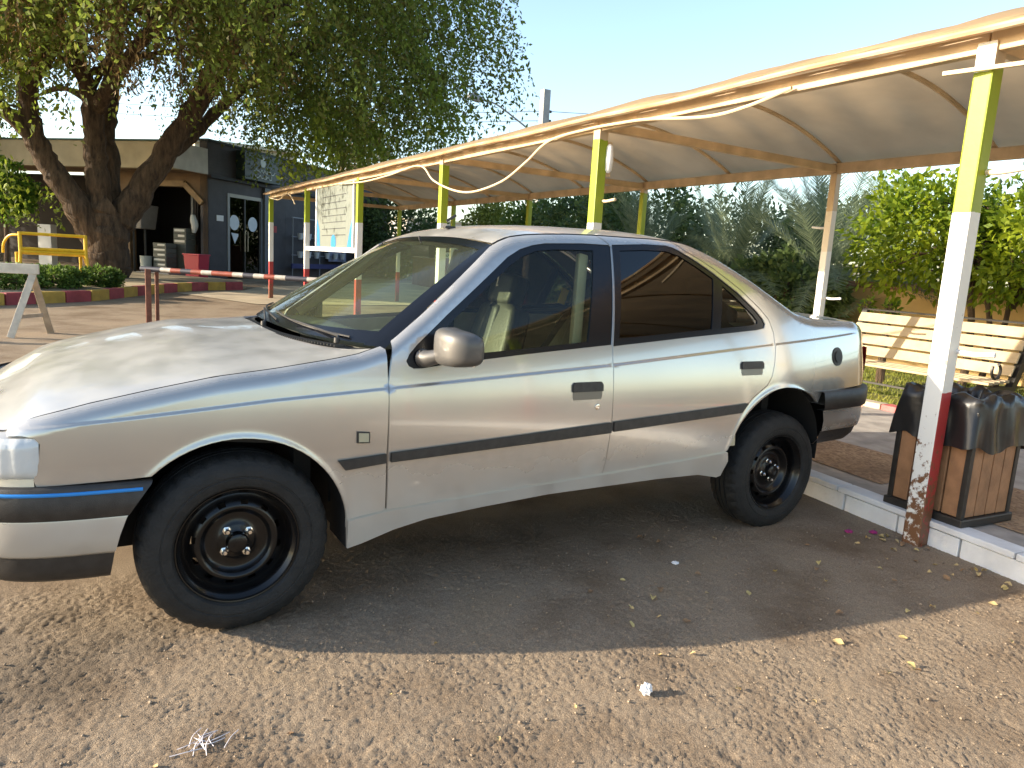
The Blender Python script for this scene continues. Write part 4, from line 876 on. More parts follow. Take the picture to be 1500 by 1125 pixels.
# tarmac lane past the planter, pale sand beyond
SAND = simple('pale_dusty_concrete', (.46, .37, .25), .9, noise=.2, nscale=1.2, bump=.3, bscale=30)
pts = np.array([(1.35, 14.9), (3.0, 16.1), (3.6, 17.5), (9, 21.8), (14, 25), (16, 22), (10, 16.5), (6.4, 13.2), (2.6, 12.6)])
vv, ff = triangulate([pts], np.array([(x, y) for x in np.arange(1, 16, 1.) for y in np.arange(12, 25, 1.) if pip(pts, [x], [y])[0]]))
tag(mesh('forecourt', [(x, y, zg(y)+.012) for x, y in vv], [tuple(q) for q in ff.tolist()], SAND), kind='structure')

# ---------------------------------------------------------------- foliage
def leafmat(name, c1, c2, trans=.45, sc=1.2, c3=None):
    m, nt, N, L, b = newmat(name); b.inputs['Roughness'].default_value = .55; b.inputs['Specular IOR Level'].default_value = .3
    g = N.new('ShaderNodeNewGeometry'); n = N.new('ShaderNodeTexNoise'); n.inputs['Scale'].default_value = sc; n.inputs['Detail'].default_value = 3; L.new(g.outputs['Position'], n.inputs['Vector'])
    add = N.new('ShaderNodeMath'); add.operation = 'MULTIPLY_ADD'; L.new(g.outputs['Random Per Island'], add.inputs[0]); add.inputs[1].default_value = .45; L.new(n.outputs['Fac'], add.inputs[2])
    r = N.new('ShaderNodeValToRGB'); L.new(add.outputs[0], r.inputs[0]); r.color_ramp.elements[0].position = .45; r.color_ramp.elements[1].position = .95; r.color_ramp.elements[0].color = (*c1, 1); r.color_ramp.elements[1].color = (*c2, 1)
    if c3 is not None: e = r.color_ramp.elements.new(.5); e.position = .38; e.color = (*c3, 1); 
    L.new(r.outputs[0], b.inputs['Base Color']); t = N.new('ShaderNodeBsdfTranslucent'); L.new(r.outputs[0], t.inputs[0]); x = N.new('ShaderNodeMixShader'); x.inputs[0].default_value = trans
    L.new(b.outputs[0], x.inputs[1]); L.new(t.outputs[0], x.inputs[2]); L.new(x.outputs[0], N['Material Output'].inputs[0]); return m
def leaves(name, P, D, size, mat, parent, seed=0, asp=.42, jit=.6, kind=None):   # one rhombic leaf at each point P, pointing along D
    r = np.random.default_rng(seed); n = len(P); D = D+r.normal(0, jit, (n, 3)); D /= np.linalg.norm(D, axis=1)[:, None]
    U = r.normal(0, 1, (n, 3)); U -= D*np.sum(U*D, 1)[:, None]; U /= np.linalg.norm(U, axis=1)[:, None]; s = size*r.uniform(.6, 1.35, n)[:, None]
    Nn = np.cross(D, U)
    V = np.stack([P, P+D*s*.5+U*s*asp*.5+Nn*s*.06, P+D*s, P+D*s*.5-U*s*asp*.5+Nn*s*.06], 1).reshape(-1, 3)
    return fast_mesh(name, V, np.arange(4*n).reshape(-1, 4), mat, parent, kind=kind)
def bark():
    m, nt, N, L, b = newmat('tree_bark'); b.inputs['Roughness'].default_value = .95; tc = N.new('ShaderNodeTexCoord'); mp = N.new('ShaderNodeMapping'); mp.inputs['Scale'].default_value = (1, 1, .22); L.new(tc.outputs['Object'], mp.inputs[0])
    n = N.new('ShaderNodeTexNoise'); n.inputs['Scale'].default_value = 11; n.inputs['Detail'].default_value = 7; n.inputs['Roughness'].default_value = .65; L.new(mp.outputs[0], n.inputs['Vector'])
    r_ = N.new('ShaderNodeValToRGB'); L.new(n.outputs['Fac'], r_.inputs[0]); r_.color_ramp.elements[0].position = .35; r_.color_ramp.elements[1].position = .68; r_.color_ramp.elements[0].color = (.034, .021, .012, 1); r_.color_ramp.elements[1].color = (.14, .088, .05, 1); L.new(r_.outputs[0], b.inputs['Base Color'])
    bp = N.new('ShaderNodeBump'); bp.inputs['Strength'].default_value = 1.; bp.inputs['Distance'].default_value = .09; L.new(n.outputs['Fac'], bp.inputs['Height']); L.new(bp.outputs[0], b.inputs['Normal']); return m
BARK = bark()
def limb(mb, pts, r0, r1, n=10, seed=0):
    r = np.random.default_rng(seed); P = smooth3(pts, 7); k = len(P); rr = [(r0+(r1-r0)*(i/(k-1))**.8)*(1+.07*r.normal()) for i in range(k)]
    mb.tube([p_+r.normal(0, r0*.05, 3)*(0 < i) for i, p_ in enumerate(P)], rr, n); return P
# the great shade tree
tree = empty('shade_tree', (.11, 16.9, .42), 'massive old shade tree with forked trunk and drooping foliage in the planter', 'tree')
tk = MB(); limbs = []
limbs.append(limb(tk, [(.12, 16.9, .30), (.12, 16.9, .7), (.15, 16.9, 1.25), (.20, 16.9, 2.0)], .56, .40, 16, 1))
for k, (pts, r0, r1) in enumerate([
  ([(.0, 16.85, 1.1), (-.35, 16.8, 1.9), (-.85, 16.7, 2.7), (-1.15, 16.6, 3.4), (-1.2, 16.5, 4.3), (-.8, 16.3, 5.3), (-1.5, 16, 6.4)], .34, .13),
  ([(.10, 16.9, 1.6), (.0, 16.8, 2.6), (-.05, 16.7, 3.6), (-.15, 16.6, 4.6), (-.6, 16.4, 5.6), (-1.0, 16.0, 7)], .30, .12),
  ([(.22, 17.0, 1.6), (.25, 17.2, 2.7), (.22, 17.4, 3.8), (.4, 17.5, 5.0), (.6, 17.6, 7.2)], .30, .14),
  ([(.30, 16.9, 1.5), (.85, 16.8, 2.4), (1.5, 16.6, 3.5), (2.2, 16.3, 4.8), (2.9, 15.9, 6.0), (4.4, 15.2, 7.3), (6, 14.6, 8)], .34, .12),
  ([(1.3, 16.7, 3.2), (1.9, 17.1, 3.7), (2.7, 17.4, 4.6), (4.2, 17.6, 6.0), (6.4, 17.4, 7.2)], .18, .08),
  ([(-1.15, 16.6, 3.3), (-1.8, 16.4, 3.9), (-2.6, 16.2, 4.4), (-3.6, 16, 5.2)], .17, .07),
  ([(.0, 16.7, 4.0), (.6, 15.6, 5.0), (1.4, 14.0, 5.9), (2.2, 12.6, 6.8)], .17, .07)]):
    limbs.append(limb(tk, pts, r0, r1, 11, 10+k))
r = np.random.default_rng(21)
# crown clumps: weeping sprays hung from the crown shell
cl = []
while len(cl) < 1400:
    q = r.uniform(-1, 1, 3); d = np.linalg.norm(q)
    if d > 1 or (d < .45 and r.random() < .7): continue
    c = np.array([2.1, 15.9, 7.6])+q*np.array([6.5, 6.2, 4.6])
    if c[2] < 4.5 and r.random() < .55: continue
    lowlim = 3.4+.0*c[0]+(max(0, c[0]-3)*.10 if c[0] > 3 else 0)
    if c[2] < lowlim: continue
    if c[0] < 3.6 and c[2] < 4.35+.16*(c[1]-11)+.45*math.sin(c[0]*1.9)+(.75 if c[0] > -1.5 else -.6): continue
    if r.random() < .25*(math.sin(c[0]*1.7+c[2]*2.1)*math.sin(c[1]*1.3+c[2])+1): continue
    cl.append(c)
P = []; D = []
for c in cl:
    for s in range(r.integers(4, 7)):
        st_ = c+r.normal(0, .28, 3); out = (c-np.array([2.1, 15.9, 7.6])); out[2] = 0; out /= (np.linalg.norm(out)+.1); dr = np.array([out[0]*.5+r.normal(0, .3), out[1]*.5+r.normal(0, .3), r.uniform(-.1, .25)]); Ls = r.uniform(.9, 2.2); m_ = int(Ls*24)
        t = np.linspace(0, 1, m_)[:, None]; path = st_+dr*Ls*t*.8+np.array([0, 0, -1.])*Ls*t**1.6*.95
        P.append(path+r.normal(0, .05, (m_, 3))); D.append(np.tile(np.array([dr[0]*.3, dr[1]*.3, -.6]), (m_, 1)))
P = np.concatenate(P); D = np.concatenate(D); ok = P[:, 2] > 2.95; P = P[ok]; D = D[ok]
LEAF_T = leafmat('shade_tree_leaf', (.058, .105, .020), (.19, .26, .04), .58, .55, (.12, .095, .03))
leaves('crown', P, D, .108, LEAF_T, tree, 3, .50, .6)
# dry brown twigs hanging under the crown
Pt = []; Dt = []; tw = MB()
for k in range(430):
    c = np.array([r.uniform(-1.8, 3.6), r.uniform(12.2, 17.0), r.uniform(5.1, 7.6)]); Ls = r.uniform(.5, 1.3); m_ = int(Ls*26); t = np.linspace(0, 1, m_)[:, None]
    path = c+np.array([r.normal(0, .25), r.normal(0, .25), -1.])*Ls*t+.04*np.sin(t*9+k); Pt.append(path+r.normal(0, .05, (m_, 3))); Dt.append(np.tile([0, 0, -1.], (m_, 1)))
leaves('dry_sprays', np.concatenate(Pt), np.concatenate(Dt), .15, leafmat('dry_spray', (.20, .125, .05), (.42, .29, .13), .4, .9), tree, 4, .22, .55)
# low sprays at left edge and canopy corner, sunlight painted as brighter green
Pt = []; Dt = []
for (cx2, cy2, z1, z0, n_, sx_) in ((-1.75, 15.0, 6.2, 3.0, 34, .55), (-2.6, 14.6, 6.5, 2.6, 30, .7), (4.0, 13.6, 4.6, 2.75, 22, .35), (5.2, 14.0, 4.4, 3.1, 26, .7), (6.6, 13.9, 5.2, 3.5, 26, .8), (-1.2, 17.4, 3.2, 1.6, 16, .5)):
    for k in range(n_):
        c = np.array([cx2+r.normal(0, sx_), cy2+r.normal(0, .5), r.uniform(z0+.6, z1)]); Ls = min(r.uniform(.5, 1.2), c[2]-z0+.1); m_ = int(Ls*20)+3; t = np.linspace(0, 1, m_)[:, None]
        path = c+np.array([r.normal(0, .25), r.normal(0, .25), -1.])*Ls*t; Pt.append(path+r.normal(0, .055, (m_, 3))); Dt.append(np.tile([0, 0, -.7], (m_, 1)))
leaves('bright_sprays', np.concatenate(Pt), np.concatenate(Dt), .14, leafmat('bright_spray', (.10, .15, .02), (.26, .32, .035), .5, .8), tree, 5, .5, .6)
twr = np.random.default_rng(8)
for k in range(60):                                        # secondary branches inside the crown
    Lm = limbs[twr.integers(1, len(limbs))]; a_ = Lm[twr.integers(len(Lm)//2, len(Lm))]; out = twr.normal(0, 1, 3); out[2] = abs(out[2])*.6+.1; out /= np.linalg.norm(out); Ls = twr.uniform(1.5, 4.2)
    tw.tube(smooth3([a_, a_+out*Ls*.5+np.array([0, 0, .15]), a_+out*Ls+np.array([0, 0, -.3])], 4), [.06*(1-i/9)+.012 for i in range(9)], 6)
tk.F += [tuple(i+len(tk.V) for i in f) for f in tw.F]; tk.V += tw.V; tk.M += tw.M
tk.build('trunk', BARK, tree, smooth=True)

def bush(name, label, cat, c, rad, n, size, mat, seed, group=None, trunk=None, asp=.5, base=.12, lobes=9, gap=.5):
    r = np.random.default_rng(seed); c = np.array(c, float); rad = np.array(rad, float); o = empty(name, (c[0], c[1], base), label, cat, group)
    K = []
    for k in range(lobes*6):
        q = r.normal(0, 1, 3); q /= np.linalg.norm(q); q *= r.uniform(.35, 1.0)**.5; K.append(c+q*rad*.86)
    K = np.array(K); idx = r.integers(0, len(K), n); w = r.normal(0, 1, (n, 3)); w /= np.linalg.norm(w, axis=1)[:, None]; P = K[idx]+w*(r.uniform(.2, 1, (n, 1))**.5)*rad.min()*.36
    P = P[P[:, 2] > base+.05]; D = (P-c)/rad; D = D/(np.linalg.norm(D, axis=1)[:, None]+.1)+np.array([0, 0, -.15])
    leaves('crown', P, D, size, mat, o, seed+1, asp, .75)
    tm = MB()
    for (x, y, r0) in (trunk or [(c[0], c[1], .06)]):
        limb(tm, [(x, y, base-.05), (x+.04, y+.03, base+(c[2]-base)*.45), (x*.6+c[0]*.4, y*.6+c[1]*.4, c[2])], r0, r0*.5, 8, seed)
        for k in range(7):
            q = K[r.integers(len(K))]; limb(tm, [(x*.7+c[0]*.3, y*.7+c[1]*.3, base+(c[2]-base)*.6), (q+np.array([x, y, c[2]]))/2, q], r0*.42, .008, 5, seed+k)
    tm.build('trunk', BARK, o, smooth=True); return o
LB = leafmat('sunny_lime_leaf', (.10, .17, .012), (.30, .36, .02), .5, 1.4); LM = leafmat('mid_green_leaf', (.045, .085, .015), (.13, .19, .03), .45, .8); LDK = leafmat('dark_green_leaf', (.045, .08, .026), (.145, .20, .06), .45, .7); LG = leafmat('grey_green_leaf', (.075, .11, .06), (.21, .25, .125), .45, .7); LY = leafmat('yellow_green_leaf', (.10, .14, .02), (.24, .27, .05), .45, .6)
bush('citrus_tree', 'lime green leafy tree in full sun behind the bench', 'tree', (8.75, 3.05, 1.95), (.85, .95, .80), 5200, .10, LB, 31, 'small lime green trees along the ochre wall', [(8.75, 2.30, .055), (8.8, 2.12, .045)], gap=.3)
bush('citrus_tree', 'lime green leafy tree on twin trunks beside the banded post', 'tree', (9.0, 1.85, 1.75), (.75, .85, .75), 4600, .10, LB, 32, 'small lime green trees along the ochre wall', [(8.9, 2.0, .05)])
bush('citrus_tree', 'lime green leafy tree beyond the end of the bench', 'tree', (9.1, .55, 1.85), (.8, .9, .85), 3800, .10, LB, 33, 'small lime green trees along the ochre wall')
bush('tall_tree', 'pale grey green tree top showing above the lime trees', 'tree', (13.5, 3.6, 2.4), (1.3, 1.2, 1.4), 3600, .13, LG, 34, base=.1)
bush('hedge_tree', 'dark evergreen tree behind the white rear canopy post', 'tree', (12.2, 6.6, 1.55), (1.3, 1.5, 1.35), 5200, .14, LDK, 35, 'trees behind the boundary wall', base=.1)
bush('hedge_tree', 'grey green feathery tree beyond the car boot', 'tree', (12.0, 8.9, 1.6), (1.4, 1.6, 1.45), 5600, .13, LG, 36, 'trees behind the boundary wall', base=.1)
bush('hedge_tree', 'dark broad tree behind the car roof', 'tree', (11.2, 11.4, 2.1), (1.6, 1.8, 1.7), 9000, .14, LDK, 37, 'trees behind the boundary wall', base=.15)
bush('hedge_tree', 'deep green tree between two rear canopy posts', 'tree', (12.0, 14.6, 2.0), (1.6, 2.0, 1.6), 8000, .15, LDK, 38, 'trees behind the boundary wall', base=.2)
bush('hedge_tree', 'mid green rounded tree beside the deep green one', 'tree', (12.6, 17.6, 1.9), (1.6, 1.8, 1.6), 8000, .16, LM, 39, 'trees behind the boundary wall', base=.25)
bush('hedge_tree', 'yellow green rounded tree in sun beyond the roof aerial', 'tree', (13.4, 21.5, 2.0), (1.7, 1.9, 1.9), 9000, .17, LY, 40, 'trees behind the boundary wall', base=.3)
bush('garden_tree', 'dark drooping tree beside the dark shop under the canopy end', 'tree', (10.8, 25.5, 2.3), (1.9, 2.2, 2.0), 9000, .19, LDK, 41, base=.35)
bush('garden_tree', 'pale dry tree rising above the canopy far end', 'tree', (9.8, 27.5, 5.0), (1.1, 1.1, 1.8), 3200, .18, leafmat('dry_pale_leaf', (.22, .17, .08), (.36, .29, .15), .4, .8), 42, base=.4)
for k in range(5):
    bush('hedge_tree', ['low dark shrub before the wall under the palms', 'low grey shrub before the wall beside the palms', 'low green shrub before the wall between the palms', 'small dark shrub before the brown wall', 'small green shrub before the brown wall'][k], 'shrub', (9.1+.2*(k % 2), 5.3+2.1*k, .95), (.6, 1.2, .85), 4500, .13, (LDK, LG, LM, LDK, LM)[k], 60+k, 'shrubs before the boundary wall', base=.1)
# date palms: stiff arching fronds
PALM = leafmat('palm_frond', (.085, .12, .07), (.23, .27, .15), .4, .9)
def palm(c, h, nf, seed, label, length=2.2):
    r = np.random.default_rng(seed); o = empty('date_palm', (c[0], c[1], .1), label, 'palm', 'date palms along the boundary wall')
    tm = MB(); limb(tm, [(c[0], c[1], 0), (c[0]+.05, c[1], h*.5), (c[0], c[1], h)], .17, .13, 10, seed); tm.build('trunk', BARK, o, smooth=True)
    for k in range(nf):
        az = r.uniform(0, 6.28); el = r.uniform(.15, 1.45); Ls = length*r.uniform(.8, 1.15); d = np.array([math.cos(az)*math.cos(el), math.sin(az)*math.cos(el), math.sin(el)]); t = np.linspace(0, 1, 34)[:, None]
        sp = np.array([c[0], c[1], h])+d*Ls*t+np.array([0, 0, -1.])*Ls*.42*t**2.2*math.cos(el); side = np.cross(d, [0, 0, 1.]); side /= np.linalg.norm(side)
        tg = np.gradient(sp, axis=0); tg /= np.linalg.norm(tg, axis=1)[:, None]; V = []; F = []
        for i in range(33):
            w = .011*(1-i/34)+.002; n0 = len(V); V += [sp[i]-side*w, sp[i]+side*w, sp[i+1]+side*w, sp[i+1]-side*w]; F.append((n0, n0+1, n0+2, n0+3))
            if i > 4:
                for sd in (-1, 1):
                    for hs in (0., .5):
                        b0 = sp[i]+(sp[i+1]-sp[i])*hs; ll = Ls*.19*math.sin(math.pi*min(1, (i+2)/36))**.5*r.uniform(.8, 1.15); dv = side*sd*.75+tg[i]*.75+np.array([0, 0, r.uniform(-.1, .22)]); dv /= np.linalg.norm(dv); ww = tg[i]*.010
                        n0 = len(V); V += [b0-ww, b0+ww, b0+dv*ll]; F.append((n0, n0+1, n0+2))
        mesh('frond', V, F, PALM, o)
palm((9.25, 4.75), 1.25, 34, 71, 'grey green date palm with tall fronds beside the white rear post', 2.15)
palm((9.2, 6.6), 1.2, 32, 72, 'low date palm spreading over the car boot', 2.1)
palm((9.3, 8.9), 1.2, 30, 73, 'bushy date palm behind the car rear window', 2.0)
palm((10.4, 4.3), .9, 22, 74, 'slender date palm left of the lime trees', 2.2)
# planter shrubs
SHR = leafmat('planter_shrub_leaf', (.035, .075, .015), (.16, .24, .04), .4, 1.6)
for k, (x, y, rx, h) in enumerate([(-1.6, 13.0, .75, .26), (-.75, 13.3, .55, .27), (-.05, 13.9, .40, .26), (-2.9, 12.7, .9, .32), (-1.2, 14.6, .7, .20)]):
    bush('planter_shrub', ['leafy low shrub behind the trestle plank', 'leafy low shrub below the yellow bench', 'small leafy shrub at the tip of the planter', 'wide leafy shrub at the planter end away from the tree', 'leafy shrub between the yellow bench and its kerb'][k], 'shrub', (x, y, zg(y)+.17+h*.55), (rx, rx*.7, h), 2600, .075, SHR, 80+k, 'low shrubs in the planter', base=zg(y)+.15)
bush('climbing_shrub', 'bright green shrub hanging before the beige porch', 'shrub', (-1.9, 18.6, 2.25), (.75, .6, .75), 3000, .12, leafmat('porch_shrub_leaf', (.06, .14, .015), (.18, .30, .03), .5, 1.2), 90, base=.4)
bush('lawn_weed', 'small leafy weed sprouting above the bench back', 'plant', (7.75, 2.72, .98), (.10, .12, .13), 120, .07, LB, 91, 'weeds behind the bench', base=.12)
bush('lawn_weed', 'thin leafy weed above the end of the bench back', 'plant', (7.8, 3.05, 1.02), (.07, .08, .15), 90, .06, LB, 92, 'weeds behind the bench', base=.12)
# yellow bench
YB = simple('yellow_bench_paint', (.72, .44, .015), .45, noise=.12, nscale=8)
yb = empty('garden_bench', (-.9, 16.2, .42), 'bright yellow tubular metal bench standing in the planter', 'bench')
def T(a, b, nm, r_=.032): MB().tube([a, b], r_, 8).build(nm, YB, yb, smooth=True)
bx0, bx1, byb = -1.45, -.28, 16.0
zb0 = .42
for z in (1.13, .82, .76): T((bx0, byb, zb0+z-.25), (bx1, byb, zb0+z-.25), 'back_rail')
for x in (bx0, bx1): T((x, byb, zb0+.50), (x, byb, zb0+.91), 'back_post', .036)
T((bx1, byb, zb0+.52), (bx1+.06, byb-.02, zb0-.02), 'leg'); T((bx0, byb, zb0+.52), (bx0-.04, byb, zb0-.02), 'leg'); T((bx1-.1, byb+.5, zb0+.48), (bx1-.1, byb+.55, zb0-.02), 'leg'); T((bx0-.1, byb+.5, zb0+.48), (bx0-.1, byb+.55, zb0-.02), 'leg')
MB().tube(smooth3([(bx0, byb, zb0+.84), (bx0-.18, byb+.15, zb0+.82), (bx0-.30, byb+.3, zb0+.66), (bx0-.33, byb+.4, zb0+.46)]), .026, 8).build('arm', YB, yb, smooth=True)
MB().tube(smooth3([(bx1-.06, byb+.1, zb0+.5), (bx1-.0, byb+.1, zb0+.3), (bx1+.03, byb+.1, zb0)]), .024, 8).build('arm', YB, yb, smooth=True)
MB().box(((bx0+bx1)/2, byb+.28, zb0+.46), (bx1-bx0, .48, .03)).build('seat', YB, yb)

# second tree added behind the porch building to shade its fascia
t2_ = copy_tree(tree); t2_.location = (-7.6, 24.6, .5); t2_.rotation_euler = (0, 0, R(140)); t2_['label'] = 'added tree behind the cream porch building, shading its fascia'
# ---------------------------------------------------------------- buildings on the left
d1 = np.array([-.675, .738]); d2 = np.array([.738, .675]); CB = np.array([2.75, 20.0]); ZB = .40
def bpt(a, b, z): q = CB+d1*a+d2*b; return (q[0], q[1], z)       # a: along the porch front, b: along the shop front
def blk(mb, a0, a1, b0, b1, z0, z1, m=0):
    V = [bpt(a, b, z) for z in (z0, z1) for b in (b0, b1) for a in (a0, a1)]
    return mb.add(V, [(0, 2, 3, 1), (4, 5, 7, 6), (0, 1, 5, 4), (2, 6, 7, 3), (0, 4, 6, 2), (1, 3, 7, 5)], m)
def part(nm, a0, a1, b0, b1, z0, z1, mat, parent, bevel=0.): return blk(MB(), a0, a1, b0, b1, z0, z1).build(nm, mat, parent, bevel=bevel)
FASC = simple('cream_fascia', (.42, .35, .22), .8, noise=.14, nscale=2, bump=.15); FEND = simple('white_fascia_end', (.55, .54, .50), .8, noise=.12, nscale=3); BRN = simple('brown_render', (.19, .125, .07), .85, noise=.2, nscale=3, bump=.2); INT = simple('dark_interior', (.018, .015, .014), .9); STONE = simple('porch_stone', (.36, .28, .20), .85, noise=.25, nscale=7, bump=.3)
pb = empty('porch_building', bpt(4, 0, ZB), 'low building with cream fascia and brown arched porch behind the tree', 'building')
part('fascia', -.0, 13, -1.3, -1.05, 3.20, 3.88, FASC, pb); part('fascia_end', -.02, .10, -1.29, .0, 3.22, 3.90, FEND, pb); part('roof_slab', .1, 13, -1.04, 5, 3.72, 3.86, FASC, pb); part('roof_edge', -.03, 13, -1.34, -1.0, 3.885, 3.93, simple('green_roof_edge', (.06, .10, .07), .7), pb)
part('soffit', .1, 13, -1.04, .3, 3.24, 3.28, BRN, pb)
# porch wall with an arched opening (chamfered top)
ar = [(.16, ZB), (.16, 2.35), (.75, 2.86), (2.25, 2.86), (2.75, 2.45), (2.75, ZB)]
outl = [(0, ZB), (0, 3.25), (3.4, 3.25), (3.4, ZB), (2.75, ZB)]+ar[::-1][1:-1]+[(.16, ZB)]
vv, ff = triangulate([np.array(outl)], np.zeros((0, 2)))
Vw = [bpt(a, 0., z) for a, z in vv]+[bpt(a, .25, z) for a, z in vv]; nv_ = len(vv); Fw = [tuple(f) for f in ff.tolist()]+[tuple(i+nv_ for i in f[::-1]) for f in ff.tolist()]
for k in range(len(ar)-1):
    n0 = len(Vw); Vw += [bpt(*[ar[k][0], 0.], ar[k][1]), bpt(ar[k+1][0], 0., ar[k+1][1]), bpt(ar[k+1][0], .25, ar[k+1][1]), bpt(ar[k][0], .25, ar[k][1])]; Fw.append((n0, n0+1, n0+2, n0+3))
mesh('porch_wall', Vw, Fw, BRN, pb)
ARB = simple('arch_border', (.26, .18, .095), .8, noise=.15, nscale=5)
for k in range(1, len(ar)-2):
    (a0, z0), (a1, z1) = ar[k], ar[k+1]; m_ = math.atan2(z1-z0, a1-a0)
    MB().bar(bpt(a0, -.02, z0+.08), bpt(a1, -.02, z1+.08), .10, .16).build('arch_border', ARB, pb)
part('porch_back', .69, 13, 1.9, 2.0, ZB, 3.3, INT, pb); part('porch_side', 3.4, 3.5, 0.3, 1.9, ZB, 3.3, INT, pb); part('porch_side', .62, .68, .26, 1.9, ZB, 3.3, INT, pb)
part('pillar', 6.9, 7.4, -.9, -.4, ZB, 3.22, STONE, pb); part('porch_wall', 3.4, 4.2, .0, .25, ZB, 3.25, BRN, pb); part('low_wall', 5.05, 5.55, -.6, -.4, ZB, 1.6, simple('white_box_paint', (.66, .64, .58), .7), pb)
part('door_frame', 1.35, 1.43, 1.0, 1.06, ZB, 2.7, simple('grey_frame', (.22, .22, .21), .6), pb); part('door_frame', .3, 1.34, 1.0, 1.06, 2.62, 2.7, simple('grey_frame_b', (.22, .22, .21), .6), pb)
part('porch_step', -.4, 9, -1.3, .0, zg(19)-.1, ZB-.02, SAND, pb)
# dark shop
def brick_mat():
    m, nt, N, L, b = newmat('charcoal_brick'); b.inputs['Roughness'].default_value = .7; tc = N.new('ShaderNodeTexCoord'); mp = N.new('ShaderNodeMapping'); mp.inputs['Rotation'].default_value = (R(90), 0, math.atan2(d2[1], d2[0])); L.new(tc.outputs['Object'], mp.inputs[0])
    n = N.new('ShaderNodeTexNoise'); n.inputs['Scale'].default_value = 4; n.inputs['Detail'].default_value = 6; L.new(tc.outputs['Object'], n.inputs['Vector']); r_ = N.new('ShaderNodeValToRGB'); r_.color_ramp.elements[0].color = (.040, .036, .038, 1); r_.color_ramp.elements[1].color = (.080, .072, .074, 1); L.new(n.outputs['Fac'], r_.inputs[0]); L.new(r_.outputs[0], b.inputs['Base Color']); return m
SHOPW = brick_mat(); GREYF = simple('grey_pilaster', (.12, .13, .14), .6, noise=.1); SHG = glassmat('shop_glass', (.30, .28, .24))
sh = empty('dark_shop', bpt(0, 3, ZB), 'charcoal walled shop with glazed door and hanging sign', 'shop')
LEN = 11.0
part('wall', 0, .25, 0, .82, ZB-.2, 4.12, SHOPW, sh); part('wall', 0, .25, 2.43, 3.70, ZB-.2, 4.12, SHOPW, sh); part('wall', 0, .25, .822, 2.428, 2.80, 4.12, SHOPW, sh); part('wall', 0, .25, 3.702, LEN, ZB-.2, 4.12, SHOPW, sh)
for k in range(22):                                        # shallow brick courses that stand proud
    z = 3.30+.075*k
    if z < 4.05: part('brick_course', -.012, -.002, .02, LEN-.02, z, z+.062, SHOPW, sh)
for k in range(34):
    z = ZB+.02+.08*k
    if z < 3.05:
        part('brick_course', -.010, -.002, .02, .80, z, z+.068, SHOPW, sh)
        part('brick_course', -.010, -.002, 2.78, 3.68, z, z+.068, SHOPW, sh)
part('parapet_cap', -.06, .3, -.02, LEN, 4.121, 4.18, simple('parapet_dark', (.03, .045, .04), .7), sh); part('ledge', -.12, -.013, 0, LEN, 3.14, 3.22, simple('ledge_dark', (.022, .022, .026), .7), sh)
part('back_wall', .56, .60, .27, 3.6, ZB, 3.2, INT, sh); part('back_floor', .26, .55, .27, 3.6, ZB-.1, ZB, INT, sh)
part('door_post', -.03, .07, .80, .90, ZB, 2.80, simple('steel_frame', (.25, .25, .24), .5), sh); part('door_post', -.03, .07, 2.36, 2.46, ZB, 2.80, GREYF, sh); part('door_head', -.03, .07, .902, 2.358, 2.70, 2.80, simple('steel_head', (.33, .31, .26), .5), sh); part('pilaster', -.10, -.012, 2.47, 2.76, ZB, 3.13, GREYF, sh)
part('door_pane', .03, .036, .905, 1.60, ZB, 2.695, SHG, sh); part('door_pane', .03, .036, 1.66, 2.355, ZB, 2.695, SHG, sh); part('door_stile', .0, .05, 1.602, 1.658, ZB, 2.695, BLK, sh)
part('door_handle', -.06, -.03, 1.55, 1.575, 1.15, 1.75, simple('handle_steel', (.5, .42, .3), .4, metal=.6), sh); part('door_handle', -.06, -.03, 1.685, 1.71, 1.15, 1.75, simple('handle_steel_b', (.5, .42, .3), .4, metal=.6), sh)
STK = simple('pale_sticker', (.58, .62, .66), .6)
for b0_ in (1.16, 2.02):
    V = [bpt(.02, b0_+.22*math.cos(t), 1.98+.22*math.sin(t)) for t in np.linspace(0, 2*math.pi, 22, endpoint=False)]; mesh('round_sticker', V, [tuple(range(22))], STK, sh)
mesh('arrow_sticker', [bpt(.02, 1.02, 1.68), bpt(.02, 1.34, 1.66), bpt(.02, 1.34, 1.60), bpt(.02, 1.18, 1.36)], [(0, 1, 2, 3)], STK, sh)
for k in range(5): part('shelf', .38, .55, 1.75, 2.35, .8+.32*k, .86+.32*k, simple('shelf_goods', (.30, .14, .05), .7, col2=(.1, .1, .1), nscale=20), sh)
part('counter', .40, .55, 1.25, 1.72, 1.35, 1.62, simple('orange_goods', (.45, .20, .05), .6), sh)
part('wall_plaque', -.03, -.012, .33, .62, 1.98, 2.14, simple('white_plaque', (.70, .68, .66), .6), sh)
SIGNM = simple('sign_teal', (.018, .048, .045), .5, col2=(.028, .036, .042), nscale=1.5)
sg = empty('shop_sign', bpt(-.2, 2.0, 3.6), 'dark teal shop sign with round emblem and pale script lettering', 'sign')
part('sign_box', -.32, -.013, 1.20, 2.95, 3.26, 4.06, SIGNM, sg, .01)
INKW = simple('pale_lettering', (.60, .66, .64), .6)
def stroke(pts, w=.030, nm='letter_stroke'): MB().tube([bpt(-.328, b, z) for b, z in pts], w*.5, 6).build(nm, INKW, sg, smooth=True)
V = [bpt(-.325, 2.06+.125*math.cos(t), 3.83+.15*math.sin(t)) for t in np.linspace(0, 2*math.pi, 20, endpoint=False)]; mesh('round_emblem', V[::-1], [tuple(range(20))], INKW, sg)
